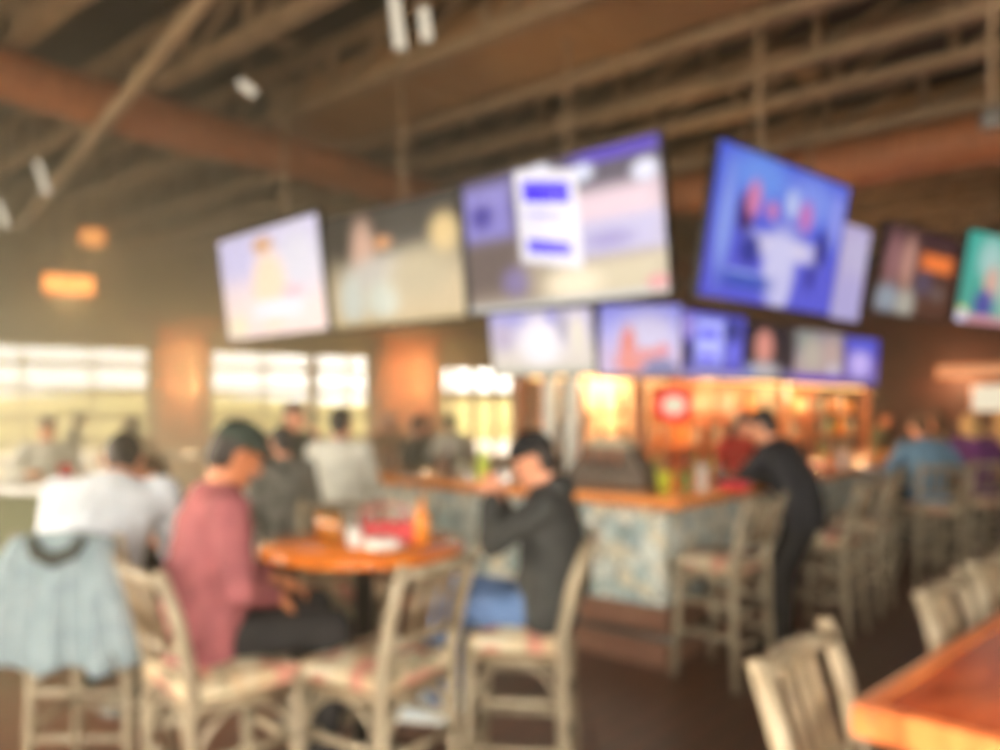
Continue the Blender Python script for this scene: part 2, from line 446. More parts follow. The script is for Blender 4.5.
for s_ in (2.3, 3.4, 4.54, 5.62, 6.51, 7.23, 8.5, 9.8, 11.1, 12.4, 13.7, 15.0): joist(s_)
# air duct between two joists
def duct(s_, t0, t1, w, zb, h):
    mb = MB(); mb.box(((t0 + t1) / 2, 0, zb + h / 2), (t1 - t0, w, h), bev=.03)
    k = t0 + .6
    while k < t1: mb.box((k, 0, zb + h / 2), (.03, w + .03, h + .03)); k += 1.5
    return st(mb.build('air_duct', M['duct'], loc=v * s_, yaw=YU))
duct(5.08, -7.0, 6.0, .78, JB + .06, .38)
duct(9.15, -9.0, 6.0, .6, JB + .1, .35)
# logs
def log(p, d, t0, t1, r, z):
    mb = MB(); n = 24; pts = []; rad = []
    for k in range(n + 1):
        t = t0 + (t1 - t0) * k / n
        pts.append((t, .012 * math.sin(k * 1.3), .012 * math.cos(k * 1.7))); rad.append(r * (1 + .03 * math.sin(k * 2.1)))
    mb.path(pts, rad, 18)
    return st(mb.build('log_beam', M['log'], loc=(p.x, p.y, z), yaw=math.atan2(d.y, d.x)))
log(V((-3.33, 6.67, 0)), v, -7.2, 12, .2, 4.19)
log(V((3.7, 8.1, 0)), u, -4.6, 6.5, .24, 4.15)
# slanting pipe under the ceiling
mb = MB(); mb.path([at(240, -40, 4.2), at(205, 0, 4.6), at(60, 178, 8.1), at(20, 226, 10.4)], .055, 12)
o = mb.build('sprinkler_pipe', M['joist']); st(o)

# ------------------------------------------------------------------ people
def remeshed(mb, vox, smooth=3, wrinkle=0.0, seed=0):
    me = mb.mesh('tmp'); o = bpy.data.objects.new('tmp', me); COL.objects.link(o)
    r = o.modifiers.new('r', 'REMESH'); r.mode = 'VOXEL'; r.voxel_size = vox; r.use_smooth_shade = True
    if smooth:
        s = o.modifiers.new('s', 'SMOOTH'); s.factor = .5; s.iterations = smooth
    dg = bpy.context.evaluated_depsgraph_get()
    m2 = bpy.data.meshes.new_from_object(o.evaluated_get(dg))
    bpy.data.objects.remove(o); bpy.data.meshes.remove(me)
    if wrinkle:
        off = V((seed * 3.1, seed, 0))
        nrm = [vv.normal.copy() for vv in m2.vertices]
        for vv, nn in zip(m2.vertices, nrm):
            c = vv.co
            w = noise.noise(V((c.x * 9, c.y * 9, c.z * 16)) + off) + .5 * noise.noise(V((c.x * 22, c.y * 22, c.z * 30)) + off)
            vv.co = c + nn * w * wrinkle
    for p in m2.polygons: p.use_smooth = True
    return m2

def part(name, me, m, parent):
    me.name = name; me.materials.clear(); me.materials.append(m)
    return link(bpy.data.objects.new(name, me), parent)

def ik(a, b, l1, l2, pole):
    d = b - a; L = d.length
    if L > (l1 + l2) * .995: d = d * ((l1 + l2) * .995 / L); b = a + d; L = d.length
    x = (l1 * l1 - l2 * l2 + L * L) / (2 * L); h = math.sqrt(max(0, l1 * l1 - x * x))
    dn = d.normalized(); p = (pole - dn * pole.dot(dn)).normalized()
    return a + dn * x + p * h, b

def hand(mb, wrist, d, palm_n, sc, side, curl):
    d = d.normalized(); n = (palm_n - d * palm_n.dot(d)).normalized(); x = d.cross(n)
    pc = wrist + d * .05 * sc
    rot = Matrix((x, n, d)).transposed()
    mb.ell(pc, (.041 * sc, .017 * sc, .055 * sc), rot)
    for i, (off, ln) in enumerate(((-.03, .066), (-.01, .076), (.01, .072), (.029, .056))):
        b0 = wrist + d * .088 * sc + x * off * sc
        p = b0; dd = d
        for k in range(3):
            ax = Matrix.Rotation(curl * (.5 + .25 * k), 3, x)
            dd = (ax @ dd); q = p + dd * ln * sc * (.45, .32, .23)[k] * 1.15
            mb.capsule(p, q, (.0092 - .0008 * k) * sc, (.0084 - .0008 * k) * sc, 8); p = q
    tb = wrist + d * .03 * sc - x * side * -.032 * sc
    td = (d * .65 + x * side * .75 - n * .0 + n * .15).normalized()
    t1 = tb + td * .038 * sc; mb.capsule(tb, t1, .0125 * sc, .0105 * sc, 8)
    t2 = t1 + (td * .7 + d * .5 + n * .15 * curl).normalized() * .032 * sc; mb.capsule(t1, t2, .0102 * sc, .0085 * sc, 8)

PN = [0]
def person(label, loc, yaw, pose='sit', lean=8, lean2=None, side=0, head=(0, 0), hands=None, feet=None, knees=None, sc=1.0,
           skin='skin', top='c_black', bottom='c_dark', hair='h_dark', style='short', cap=None, shoes='shoe_dark', sleeve='long',
           hood=False, near=False, group=None, pz=None, width=1.0, curl=.5, z=0.0, hem=.0):
    PN[0] += 1; sd = PN[0]
    R = root('person', label, 'person', (loc[0], loc[1], z), yaw, group)
    vb = .0075 if near else .011; vc = .011 if near else .016
    lean2 = lean * 1.25 if lean2 is None else lean2
    if pz is None: pz = .845 if pose == 'sit' else (.56 if pose == 'low' else .93 * sc)
    P = V((0, 0, pz)); X = V((1, 0, 0))
    a1, a2 = math.radians(lean), math.radians(lean2); sl = math.radians(side)
    s1 = V((math.sin(sl), math.sin(a1), math.cos(a1))).normalized(); s2 = V((math.sin(sl), math.sin(a2), math.cos(a2))).normalized()
    w_ = P + s1 * .17 * sc; ch = w_ + s2 * .16 * sc; sh = ch + s2 * .14 * sc; nk = sh + s2 * .06 * sc
    f1 = X.cross(s1) * -1; f2 = X.cross(s2) * -1
    def torso(mb, g, hemz=0.0, neck=True):
        W = width
        secs = [(P - s1 * (.10 + hemz) * sc, .150 * sc * W + g, .110 * sc + g, X, f1), (P, .168 * sc * W + g, .120 * sc + g, X, f1),
                (P + s1 * .10 * sc, .156 * sc * W + g, .112 * sc * W + g, X, f1), (w_ + s2 * .02, .152 * sc * W + g, .108 * sc * W + g, X, f2),
                (ch, .170 * sc * W + g, .120 * sc + g, X, f2), (ch + s2 * .07 * sc, .176 * sc * W + g, .112 * sc + g, X, f2),
                (sh, .150 * sc * W + g, .085 * sc + g, X, f2), (sh + s2 * .04 * sc, .09 * sc + g, .065 * sc + g, X, f2)]
        if neck: secs.append((nk + s2 * .01, .05 * sc + g * .6, .052 * sc + g * .6, X, f2))
        mb.loft(secs)
    # joints
    S_ = [sh + X * k * .178 * sc * width - s2 * .012 for k in (-1, 1)]
    H_ = [P + X * k * .092 * sc - s1 * .03 for k in (-1, 1)]
    if hands is None:
        hands = ((-.24, .30, pz + .22), (.24, .30, pz + .22)) if pose != 'stand' else ((-.25, .05, pz - .12), (.25, .05, pz - .12))
    hd_ = [V(h) for h in hands]
    if feet is None:
        feet = {'sit': ((-.11, .29, pz - .46), (.11, .29, pz - .46)), 'low': ((-.11, .36, .09), (.11, .36, .09)),
                'stand': ((-.11, -.02, .085), (.11, .03, .085))}[pose]
    ft = [V(f) for f in feet]
    arms = []; legs = []
    for k, s in ((0, -1), (1, 1)):
        e, h = ik(S_[k], hd_[k], .285 * sc, .255 * sc, V((s * .7, -.25, -.9)))
        arms.append((S_[k], e, h, s))
        kn, f = ik(H_[k], ft[k], .43 * sc, .42 * sc, V((s * .12, 1, .35)))
        if knees: kn = V(knees[k])
        legs.append((H_[k], kn, f, s))
    # head
    hm = Matrix.Rotation(math.radians(-head[1]), 3, 'Z') @ Matrix.Rotation(math.radians(-head[0]), 3, 'X')
    hu = hm @ V((0, 0, 1)); hf = hm @ V((0, 1, 0)); hx = hm @ V((1, 0, 0))
    hc = nk + (s2 * .45 + hu * .55).normalized() * .125 * sc + hf * .022 * sc
    def hp(x, y, z_): return hc + (hx * x + hf * y + hu * z_) * sc
    b = MB(); torso(b, 0)
    b.capsule(nk - s2 * .03, hp(0, -.02, -.05), .056 * sc, .052 * sc)
    b.ell(hp(0, -.005, .015), (.074 * sc, .094 * sc, .105 * sc), hm); b.ell(hp(0, .022, -.055), (.056 * sc, .066 * sc, .062 * sc), hm)
    b.capsule(hp(0, .088, .018), hp(0, .108, -.018), .010 * sc, .014 * sc, 8)
    b.ell(hp(0, .078, -.083), (.022 * sc, .02 * sc, .02 * sc), hm)
    for s in (-1, 1):
        b.ell(hp(s * .078, -.008, -.002), (.011 * sc, .021 * sc, .033 * sc), hm); b.ell(hp(s * .03, .078, .032), (.026 * sc, .014 * sc, .009 * sc), hm)
        b.ell(hp(s * .04, .062, -.02), (.022 * sc, .02 * sc, .022 * sc), hm)
    for (s0, e, h, s) in arms:
        b.capsule(s0, e, .049 * sc, .040 * sc); b.capsule(e, h, .041 * sc, .027 * sc)
        d = (h - e).normalized(); pn = (V((-s, 0, 0)) * .6 + V((0, 0, -1)) * .6)
        hand(b, h, d + V((0, .0, .0)), pn, sc, -s, curl)
    for (h0, kn, f, s) in legs:
        b.capsule(h0, kn, .078 * sc, .056 * sc); b.capsule(kn, f, .056 * sc, .038 * sc)
        b.capsule(f + V((0, -.02, -.03)), f + V((0, .14, -.05)), .036 * sc, .03 * sc)
    part('body', remeshed(b, vb, 2), M[skin], R)
    # top garment
    t = MB(); torso(t, .02, hem, neck=True)
    for (s0, e, h, s) in arms:
        t.capsule(s0 - X * s * .04, s0, .075 * sc, .072 * sc); t.capsule(s0, e, .071 * sc, .058 * sc)
        if sleeve == 'long': t.path([e - (h - e) * .02, e, e + (h - e) * .5, e + (h - e) * .94], [.05 * sc, .058 * sc, .052 * sc, .043 * sc], 12)
    if hood:
        t.ell(nk - f2 * .055 - s2 * .02, (.12 * sc, .075 * sc, .07 * sc), None)
    nm = {'c_black': 'hooded_jacket' if hood else 'jacket', 'c_maroon': 'jacket', 'c_white': 'shirt'}.get(top, 'shirt')
    part(nm, remeshed(t, vc, 3, .007, sd), M[top], R)
    # trousers
    q = MB()
    q.loft([(P - s1 * .12 * sc, .158 * sc, .12 * sc, X, f1), (P, .176 * sc * width, .13 * sc, X, f1), (P + s1 * .08, .166 * sc * width, .12 * sc * width, X, f1)])
    for (h0, kn, f, s) in legs:
        q.capsule(h0, kn, .096 * sc, .072 * sc); q.capsule(kn, f + (kn - f) * .06, .072 * sc, .058 * sc)
    part('trousers', remeshed(q, vc, 3, .006, sd + 50), M[bottom], R)
    for (h0, kn, f, s) in legs:
        w = MB(); w.capsule(f + V((0, -.035, -.035)), f + V((0, .12, -.05)), .045 * sc, .04 * sc); w.capsule(f + V((0, .06, -.05)), f + V((0, .16, -.055)), .046 * sc, .034 * sc)
        w.capsule(f + V((0, -.02, .0)), f + V((0, -.02, -.04)), .046 * sc, .046 * sc)
        so = MB(); so.box(f + V((0, .065, -.078)), (.085 * sc, .27 * sc, .022), bev=.008)
        sh_ = part('shoe', remeshed(w, .009, 2), M[shoes], R); so.build('sole', M['palecol' if shoes == 'shoe_light' else 'shoe_dark'], sh_)
    # hair and hats
    if hair:
        h = MB()
        h.ell(hp(0, -.022, .032), (.083 * sc, .094 * sc, .098 * sc), hm); h.ell(hp(0, -.05, -.02), (.072 * sc, .058 * sc, .07 * sc), hm)
        h.ell(hp(0, .03, .088), (.062 * sc, .055 * sc, .035 * sc), hm)
        if style == 'long':
            for s in (-1, 1):
                h.capsule(hp(s * .07, -.03, .03), hp(s * .085, -.05, -.20), .035 * sc, .03 * sc)
            h.capsule(hp(0, -.07, .02), hp(0, -.10, -.26), .07 * sc, .05 * sc)
        part('hair', remeshed(h, .011, 2, .004, sd), M[hair], R)
    if cap:
        h = MB(); h.loft([(hp(0, -.008, .035), .089 * sc, .106 * sc, hx, hf), (hp(0, -.008, .075), .086 * sc, .102 * sc, hx, hf),
                          (hp(0, -.008, .105), .072 * sc, .086 * sc, hx, hf), (hp(0, -.008, .128), .045 * sc, .055 * sc, hx, hf), (hp(0, -.008, .138), .012 * sc, .014 * sc, hx, hf)], 20)
        c_ = h.build('cap', M[cap], R)
        k = MB(); k.ell(hp(0, .135, .045), (.072 * sc, .075 * sc, .009 * sc), hm @ Matrix.Rotation(-.18, 3, 'X')); k.build('brim', M[cap], c_)
    for s in (-1, 1):
        k = MB(); k.ell(hp(s * .031, .081, .012), (.013 * sc, .009 * sc, .008 * sc), hm, 10); k.build('eye', M['eye'], R)
    k = MB(); k.ell(hp(0, .088, -.048), (.024 * sc, .008 * sc, .007 * sc), hm, 10); k.build('mouth', M['lip'], R)
    return R

# P: two men and companions around the round table
person('man in a maroon jacket and dark cap sitting side-on at the round table', (-1.09, 2.94), face(.86, .51), 'sit', lean=3, lean2=8, head=(30, -6),
       hands=((-.13, .30, .965), (.15, .22, .965)), feet=((-.12, .38, .42), (.13, .38, .09)), knees=((-.12, .46, .84), (.14, .45, .82)),
       top='c_maroon', bottom='c_dark', skin='skin_tan', hair='h_dark', cap='cap', near=True, width=1.25, sc=.99, hem=.03)
person('man in a black hooded jacket and jeans with hands raised to his face', (.215, 3.39), face(-.96, .16), 'sit', lean=-8, lean2=7, head=(26, 0),
       hands=((-.055, .25, 1.29), (.085, .24, 1.27)), feet=((-.1, .46, .42), (.12, .42, .40)), knees=((-.12, .45, .83), (.15, .43, .84)),
       top='c_black', bottom='c_jeans', skin='skin', hair='h_dark', cap='cap_black', shoes='shoe_light', hood=True, near=True, width=1.36, sc=.94, curl=.9, pz=.83)
person('man in a white shirt leaning forward, seen from behind', (-1.88, 3.60), face(-.03, 1), 'sit', lean=22, lean2=46, head=(36, -16),
       hands=((-.18, .58, 1.08), (.03, .52, 1.06)), top='c_white', bottom='c_dark', hair='h_dark', near=True, width=1.3, sc=1.10, sleeve='short', hem=.05)
person('man in black standing and leaning with his elbows on the bar', (2.04, 5.39), face(-.766, .643), 'stand', lean=13, lean2=27, head=(26, 0),
       hands=((-.12, .56, 1.15), (.14, .53, 1.15)), feet=((-.11, .10, .085), (.11, .16, .085)), top='c_navy', bottom='c_dark', hair='h_black', near=True, width=1.22, sc=1.0, hem=.0)
person('man in an off-white shirt and khaki trousers standing with his back turned', (-1.18, 5.85), face(.15, .98), 'stand', lean=2, head=(4, 8),
       hands=((-.06, .28, 1.06), (.06, .28, 1.06)), top='c_offwhite', bottom='c_khaki', hair='h_dark', width=1.12, sc=.97, hem=.06, sleeve='short')
person('person in a black top standing beside the off-white shirt', (-1.70, 6.45), face(.75, -.65), 'stand', lean=3, head=(10, 0),
       hands=((-.14, .18, 1.42), (.22, .16, .95)), top='c_black', bottom='c_dark', hair='h_dark', sc=1.0)
person('person in a grey knit top standing behind the man in the maroon jacket', (-1.42, 5.3), face(-.6, .8), 'stand', lean=4, head=(8, 0),
       top='c_grey', bottom='c_dark', hair='h_black', sc=.9)
person('woman in olive with long brown hair beyond the white shirt', (-2.12, 5.15), face(-.5, -.85), 'sit', lean=12, head=(20, 0),
       top='c_green', bottom='c_dark', hair='h_brown', style='long', sc=.93, pz=.66, feet=((-.11, .3, .2), (.11, .3, .2)))
person('bartender in red with long black hair behind the bar', tuple(bp(-.8, 2.8)[:2]), face(.6, -.8), 'stand', lean=8, head=(14, 0),
       hands=((-.2, .3, 1.15), (.2, .3, 1.15)), top='c_red', bottom='c_dark', hair='h_black', style='long', sc=.95)
person('person in a sky blue jacket sitting at the bar', tuple(bp(.68, 3.96)[:2]), face(.0, 1), 'sit', lean=12, head=(10, -20),
       top='c_blue', bottom='c_dark', hair='h_brown', width=1.1, hem=.02, sc=.97)
person('woman in purple with blond hair sitting at the bar', tuple(bp(.95, 4.9)[:2]), face(.0, 1), 'sit', lean=12, head=(8, 15),
       top='c_purple', bottom='c_dark', hair='h_blond', style='long')
BG = [  # px, head py, distance, pose, top, hair, label
    (70, 418, 11.5, 'stand', 'c_black', 'h_dark', 'small figure in black standing before the far left window'),
    (42, 440, 7.5, 'sit', 'c_offwhite', 'h_dark', 'person in off-white sitting by the far left counter'),
    (132, 436, 9.0, 'sit', 'c_tan', 'h_brown', 'person in tan sitting under the brick pier'),
    (384, 424, 10.5, 'sit', 'c_tan', 'h_grey', 'grey-haired person in tan sitting beyond the bar'),
    (408, 432, 8.6, 'sit', 'c_black', 'h_black', 'black-haired person in black sitting beyond the bar'),
    (430, 428, 11.0, 'sit', 'c_grey', 'h_brown', 'brown-haired person in grey sitting beyond the bar'),
    (456, 432, 9.6, 'sit', 'c_offwhite', 'h_dark', 'dark-haired person in off-white sitting beyond the bar'),
    (945, 432, 9.6, 'stand', 'c_tan', 'h_brown', 'person in tan standing between the blue jacket and the purple top'),
    (876, 428, 11.4, 'stand', 'c_green', 'h_dark', 'person in olive standing inside the bar, left of the blue jacket'),
    (1005, 430, 9.4, 'stand', 'c_tan', 'h_blond', 'blond person in tan at the right end of the bar'),
]
SEATS = []
for px, py, d, ps, tp, hr, lb in BG:
    q = at(px, py, d); yw = random.uniform(-2.6, 2.6)
    person(lb, (q.x, q.y), yw, ps, lean=8, head=(12, random.uniform(-20, 20)), top=tp, bottom='c_dark', hair=hr, skin=random.choice(('skin', 'skin_tan')),
           style='long' if hr in ('h_blond', 'h_brown') else 'short', sc=.95)
    if ps == 'sit': SEATS.append((q.x, q.y, yw, lb))

# ------------------------------------------------------------------ chairs
def make_chair(name, label, cat, group, sh=.745):
    R = root(name, label, cat, group=group)
    w, dp = .20, .185
    mb = MB(); mb.box((0, 0, sh - .035), (.43, .41, .07), bev=.03); mb.ell((0, .0, sh - .006), (.19, .18, .03)); mb.build('seat_cushion', M['tapestry'], R)
    mb = MB()
    for s in (-1, 1): mb.tube((s * w, -dp, sh - .085), (s * w, dp, sh - .085), .02, .02, 8); mb.tube((-w, s * dp, sh - .085), (w, s * dp, sh - .085), .02, .02, 8)
    mb.build('seat_frame', M['hickory_dark'], R)
    for s in (-1, 1):
        mb = MB(); mb.path([(s * (w + .02), -dp - .03, 0), (s * (w + .005), -dp - .005, .4), (s * w, -dp, sh), (s * (w + .008), -dp - .045, sh + .2), (s * (w + .015), -dp - .105, sh + .38)], [.021, .024, .026, .024, .02], 10)
        mb.ell((s * (w + .015), -dp - .106, sh + .38), (.021, .021, .014)); mb.build('leg', M['hickory'], R)
    for s in (-1, 1):
        mb = MB(); mb.path([(s * (w + .02), dp + .025, 0), (s * (w + .005), dp + .005, .4), (s * w, dp, sh - .03)], [.021, .024, .025], 10); mb.build('leg', M['hickory'], R)
    for z in ((sh * .34, sh * .60) if sh > .6 else (sh * .45,)):
        for s in (-1, 1):
            mb = MB(); mb.tube((s * (w + .008), -dp - .01, z + .04), (s * (w + .008), dp + .012, z + .04), .016, .016, 8); mb.build('stretcher', M['hickory'], R)
            mb = MB(); mb.tube((-w - .01, s * (dp + .012), z), (w + .01, s * (dp + .012), z), .017, .017, 8); mb.build('stretcher', M['hickory'], R)
    if sh > .6:
        for s in (-1, 1):
            for ax in (0, 1):
                pts = []
                for k in range(9):
                    a = PI * k / 8; x = -math.cos(a) * w * .95; z = sh - .30 + .20 * math.sin(a)
                    pts.append((x, s * dp, z) if ax == 0 else (s * w, x * .93, z))
                mb = MB(); mb.path(pts, .011, 6); mb.build('arch_brace', M['hickory'], R)
    def yb(z): return -dp - .045 - (z - sh - .2) / .18 * .06 if z > sh + .2 else -dp - .045 * (z - sh) / .2
    for z, r in ((sh + .345, .021), (sh + .10, .018)):
        mb = MB(); y = yb(z); mb.path([(-w - .005, y, z), (-w * .5, y - .022, z + .008), (0, y - .03, z + .012), (w * .5, y - .022, z + .008), (w + .005, y, z)], r, 8); mb.build('back_rail', M['hickory'], R)
    for k in range(4):
        x = (-.12 + .08 * k)
        mb = MB(); mb.path([(x, yb(sh + .10) - .025, sh + .10), (x, yb(sh + .23) - .03, sh + .23), (x, yb(sh + .345) - .026, sh + .35)], [.011, .014, .011], 8); mb.build('spindle', M['hickory_dark'], R)
    return R

C0 = V((.73, 1.67, 0)); tu = V((.695, -.719, 0)); tv_ = V((.719, .695, 0))
GS = 'hickory bar stools along the bar'; GT = 'hickory chairs at the tables'
chair0 = make_chair('bar_chair', 'hickory chair under the man in the maroon jacket', 'chair', GT)
chair0.location = (-1.00, 2.88, 0); chair0.rotation_euler = (0, 0, face(.74, .67))
CH = [
    ('empty hickory chair with its back to us, right of the maroon jacket', (-.45, 2.96, 0), face(-.85, .53), GT),
    ('hickory chair under the man in the black hooded jacket', (.09, 3.37, 0), face(-.98, .16), GT),
    ('empty hickory chair on the far side of the round table', (-.82, 4.22, 0), face(.25, -.95), GT),
    ('hickory chair with a blue-grey jacket hung over its back', (-1.78, 3.58, 0), face(.0, 1), GT),
    ('hickory chair tucked under the near corner of the long table', tuple(C0 + tu * .15 + tv_ * .07), face(.77, -.638), GT),
    ('hickory chair next along the long table from its near corner', tuple(C0 + tu * .17 + tv_ * .96), face(.75, -.66), GT),
    ('hickory chair farthest along the side of the long table', tuple(C0 + tu * .15 + tv_ * 1.52), face(.695, -.719), GT),
    ('empty hickory stool at the near corner of the bar', tuple(bp(.34, .10)), face(-.70, .72), GS),
    ('hickory stool just right of the man leaning on the bar', tuple(bp(.52, 1.5)), face(-.766, .643), GS),
    ('empty hickory stool second to the right of the man leaning on the bar', tuple(bp(.48, 2.4)), face(-.8, .6), GS),
    ('empty hickory stool between the sky blue jacket and the purple top', tuple(bp(.44, 4.5)), face(-.74, .67), GS),
    ('hickory stool under the person in the sky blue jacket', tuple(bp(.68, 3.94)), face(.0, 1), GS),
    ('hickory stool under the woman in purple', tuple(bp(.95, 4.88)), face(.0, 1), GS),
    ('hickory stool at the far end of the bar', tuple(bp(.5, 7.0)), face(-.766, .643), GS),
]
for lb, p, yw, g in CH: dup(chair0, lb, p, yw, g)
for x, y, yw, lb in SEATS: dup(chair0, 'chair under the ' + lb, (x, y, 0), yw, 'chairs of the seated background guests')
low = make_chair('dining_chair', 'low dining chair under the woman in olive', 'chair', 'hickory chairs at the tables', .56)
low.location = (-2.12, 5.15, 0); low.rotation_euler = (0, 0, face(-.5, -.85))

# ------------------------------------------------------------------ jacket on the chair back
def hung_jacket():
    cx = V((-1.78, 3.58, 0)); yw = face(.0, 1)
    R = root('jacket', 'blue-grey jacket with dark collar hung over a chair back', 'jacket', cx, yw)
    # body: a sheet over the back rail: camera side long, seat side short
    prof = [(-.175, .80), (-.215, .98), (-.255, 1.09), (-.305, 1.150), (-.345, 1.13), (-.365, 1.02), (-.385, .92), (-.40, .80), (-.405, .69), (-.40, .60)]
    wid = [.17, .175, .18, .185, .185, .19, .20, .215, .23, .24]
    mb = MB(); n = 34; g = []
    for i, (y, z) in enumerate(prof):
        row = []
        for k in range(n + 1):
            t = k / n * 2 - 1; amp = .004 + .022 * max(0, i - 4) / 5
            x = t * wid[i]; yy = y - amp * (math.sin(t * 7 + i * .22) + .6 * math.sin(t * 17 + 1.7 * math.sin(t * 3))) - .05 * max(0, abs(t) - .75) * (-1 if i > 3 else 1)
            row.append(mb.bm.verts.new((x, yy, z - (.02 * abs(t) ** 2 if 1 < i < 5 else 0) + (.02 * math.sin(t * 6) if i == 9 else 0))))
        g.append(row)
    for i in range(len(g) - 1):
        for k in range(n): mb.face([g[i][k], g[i][k + 1], g[i + 1][k + 1], g[i + 1][k]], True)
    o = mb.build('jacket_body', M['c_bluegrey'], R)
    m = o.modifiers.new('t', 'SOLIDIFY'); m.thickness = .012; m.offset = 1
    m = o.modifiers.new('s', 'SUBSURF'); m.levels = 1; m.render_levels = 1
    for s in (-1, 1):
        w = MB(); k_ = 1.0 if s < 0 else .55; pts = [(s * .15, -.31, 1.11), (s * (.17 + .03 * k_), -.335, 1.0), (s * (.185 + .07 * k_), -.345, .86), (s * (.195 + .12 * k_), -.35, .72), (s * (.20 + .16 * k_), -.345, .61)]
        w.path(pts, [.055, .07, .068, .06, .05], 12)
        part('sleeve', remeshed(w, .012, 2, .01, s + 3), M['c_bluegrey'], R)
    w = MB(); w.path([(-.11, -.365, 1.135), (-.07, -.39, 1.07), (0, -.40, 1.045), (.07, -.39, 1.07), (.11, -.365, 1.135)], [.02, .03, .034, .03, .02], 10)
    o = part('collar', remeshed(w, .009, 2), M['c_collar'], R); tag(o, 'dark corduroy collar')
hung_jacket()

# ------------------------------------------------------------------ round tables
def round_table(label, loc, r=.47, topm='tabletop'):
    R = root('round_table', label, 'table', loc)
    mb = MB(); mb.lathe([(.02, .985), (r - .03, .985), (r, .995), (r, 1.018), (r - .012, 1.03), (.01, 1.03)], n=48); mb.build('tabletop', M[topm], R)
    mb = MB(); mb.lathe([(.045, .03), (.045, .9), (.09, .95), (.16, .985)], n=20); mb.build('pedestal', M['darksteel'], R)
    mb = MB(); mb.lathe([(.28, 0), (.28, .015), (.1, .04), (.045, .07)], n=32); mb.build('base', M['darksteel'], R)
    mb = MB()
    for k in range(24):
        a0, a1 = 2 * PI * k / 24, 2 * PI * (k + 1) / 24
        mb.tube((.2 * math.cos(a0), .2 * math.sin(a0), .3), (.2 * math.cos(a1), .2 * math.sin(a1), .3), .012, .012, 6)
    for k in range(3): mb.tube((0, 0, .3), (.2 * math.cos(k * 2.1), .2 * math.sin(k * 2.1), .3), .01, .01, 6)
    mb.build('foot_ring', M['darksteel'], R)
    return R
TC = V((-.63, 3.70, 0)); TZ = 1.03
round_table('round orange wood pub table between the maroon and black jackets', TC)
round_table('round pub table in front of the man in white', (-1.95, 4.50, 0))

def glass(label, loc, liquid='amber', r=.038, h=.16, group=None, name='beer_glass', cat='glass'):
    R = root(name, label, cat, loc, group=group)
    mb = MB(); mb.lathe([(r * .8, 0), (r, h), (r - .003, h), (r * .78, .006), (.001, .006)], n=20); mb.build('glass_wall', M['clearglass'], R)
    mb = MB(); mb.lathe([(.001, .007), (r * .76, .007), (r * .93, h * .82), (.001, h * .82)], n=20); mb.build('drink', M[liquid], R)
    return R
glass('tall amber beer glass at the left of the round table', TC + V((-.12, -.10, TZ)), r=.045, h=.17)
glass('second amber glass behind the first on the round table', TC + V((-.20, .06, TZ)), r=.042, h=.15)
def bottle(label, loc, m, h=.24, r=.032, group=None, capm='red', name='bottle', cat='bottle'):
    R = root(name, label, cat, loc, group=group)
    mb = MB(); mb.lathe([(r * .9, 0), (r, .01), (r, h * .58), (r * .42, h * .76), (r * .38, h * .93), (.001, h * .93)], n=16); mb.build('bottle_body', M[m], R)
    mb = MB(); mb.lathe([(r * .44, h * .92), (r * .44, h), (.001, h)], n=12); mb.build('bottle_cap', M[capm], R)
    return R
bottle('orange squeeze bottle at the right of the round table', TC + V((.27, -.02, TZ)), 'orange', .21, .036, capm='orange')
R = root('condiment_caddy', 'red condiment caddy in the middle of the round table', 'caddy', TC + V((.10, .03, TZ)), .15)
mb = MB()
mb.box((0, 0, .006), (.26, .13, .012)); 
for s in (-1, 1): mb.box((0, s * .062, .045), (.26, .008, .08), bev=.003); mb.box((s * .128, 0, .045), (.008, .13, .08), bev=.003)
mb.build('tray', M['red'], R)
mb = MB(); mb.path([(-.128, 0, .08), (-.1, 0, .15), (0, 0, .17), (.1, 0, .15), (.128, 0, .08)], .006, 8); mb.build('handle', M['red'], R)
for k in range(3): bottle('small red sauce bottle in the caddy, number %s from the left' % ('one', 'two', 'three')[k], TC + V((.03 + .07 * k, .02 + .012 * k, TZ + .013)), 'red', .115, .026, group='sauce bottles in the caddy', capm='white', name='sauce_bottle')
for o in [x for x in COL.objects if x.name.startswith('sauce_bottle')]: o['label'] = 'small red sauce bottle standing in the red caddy'
def plate(label, loc, r=.10, m='white'):
    mb = MB(); mb.lathe([(r * .55, 0), (r * .6, .004), (r, .016), (r, .02), (r * .58, .009), (.001, .008)], n=28); return tag(mb.build('plate', M[m], loc=loc), label, 'plate')
plate('white side plate in front of the red caddy', TC + V((.12, -.19, TZ)), .10)
mb = MB(); mb.box((0, 0, .02), (.13, .11, .035), rz=.3, bev=.012); tag(mb.build('folded_napkin', M['paper'], loc=TC + V((.11, -.19, TZ + .009)), yaw=.2), 'folded white napkin on the side plate', 'napkin')
mb = MB(); mb.lathe([(.028, 0), (.036, .09), (.033, .09), (.026, .006), (.001, .006)], n=18); tag(mb.build('cup', M['white'], loc=TC + V((-.02, -.13, TZ))), 'small white cup beside the red caddy', 'cup')
glass('iced water glass on the pub table before the man in white', V((-1.72, 4.58, TZ)), 'clearb', group=None, name='water_glass')
plate('white plate on the pub table before the man in white', V((-2.1, 4.56, TZ)), .12)

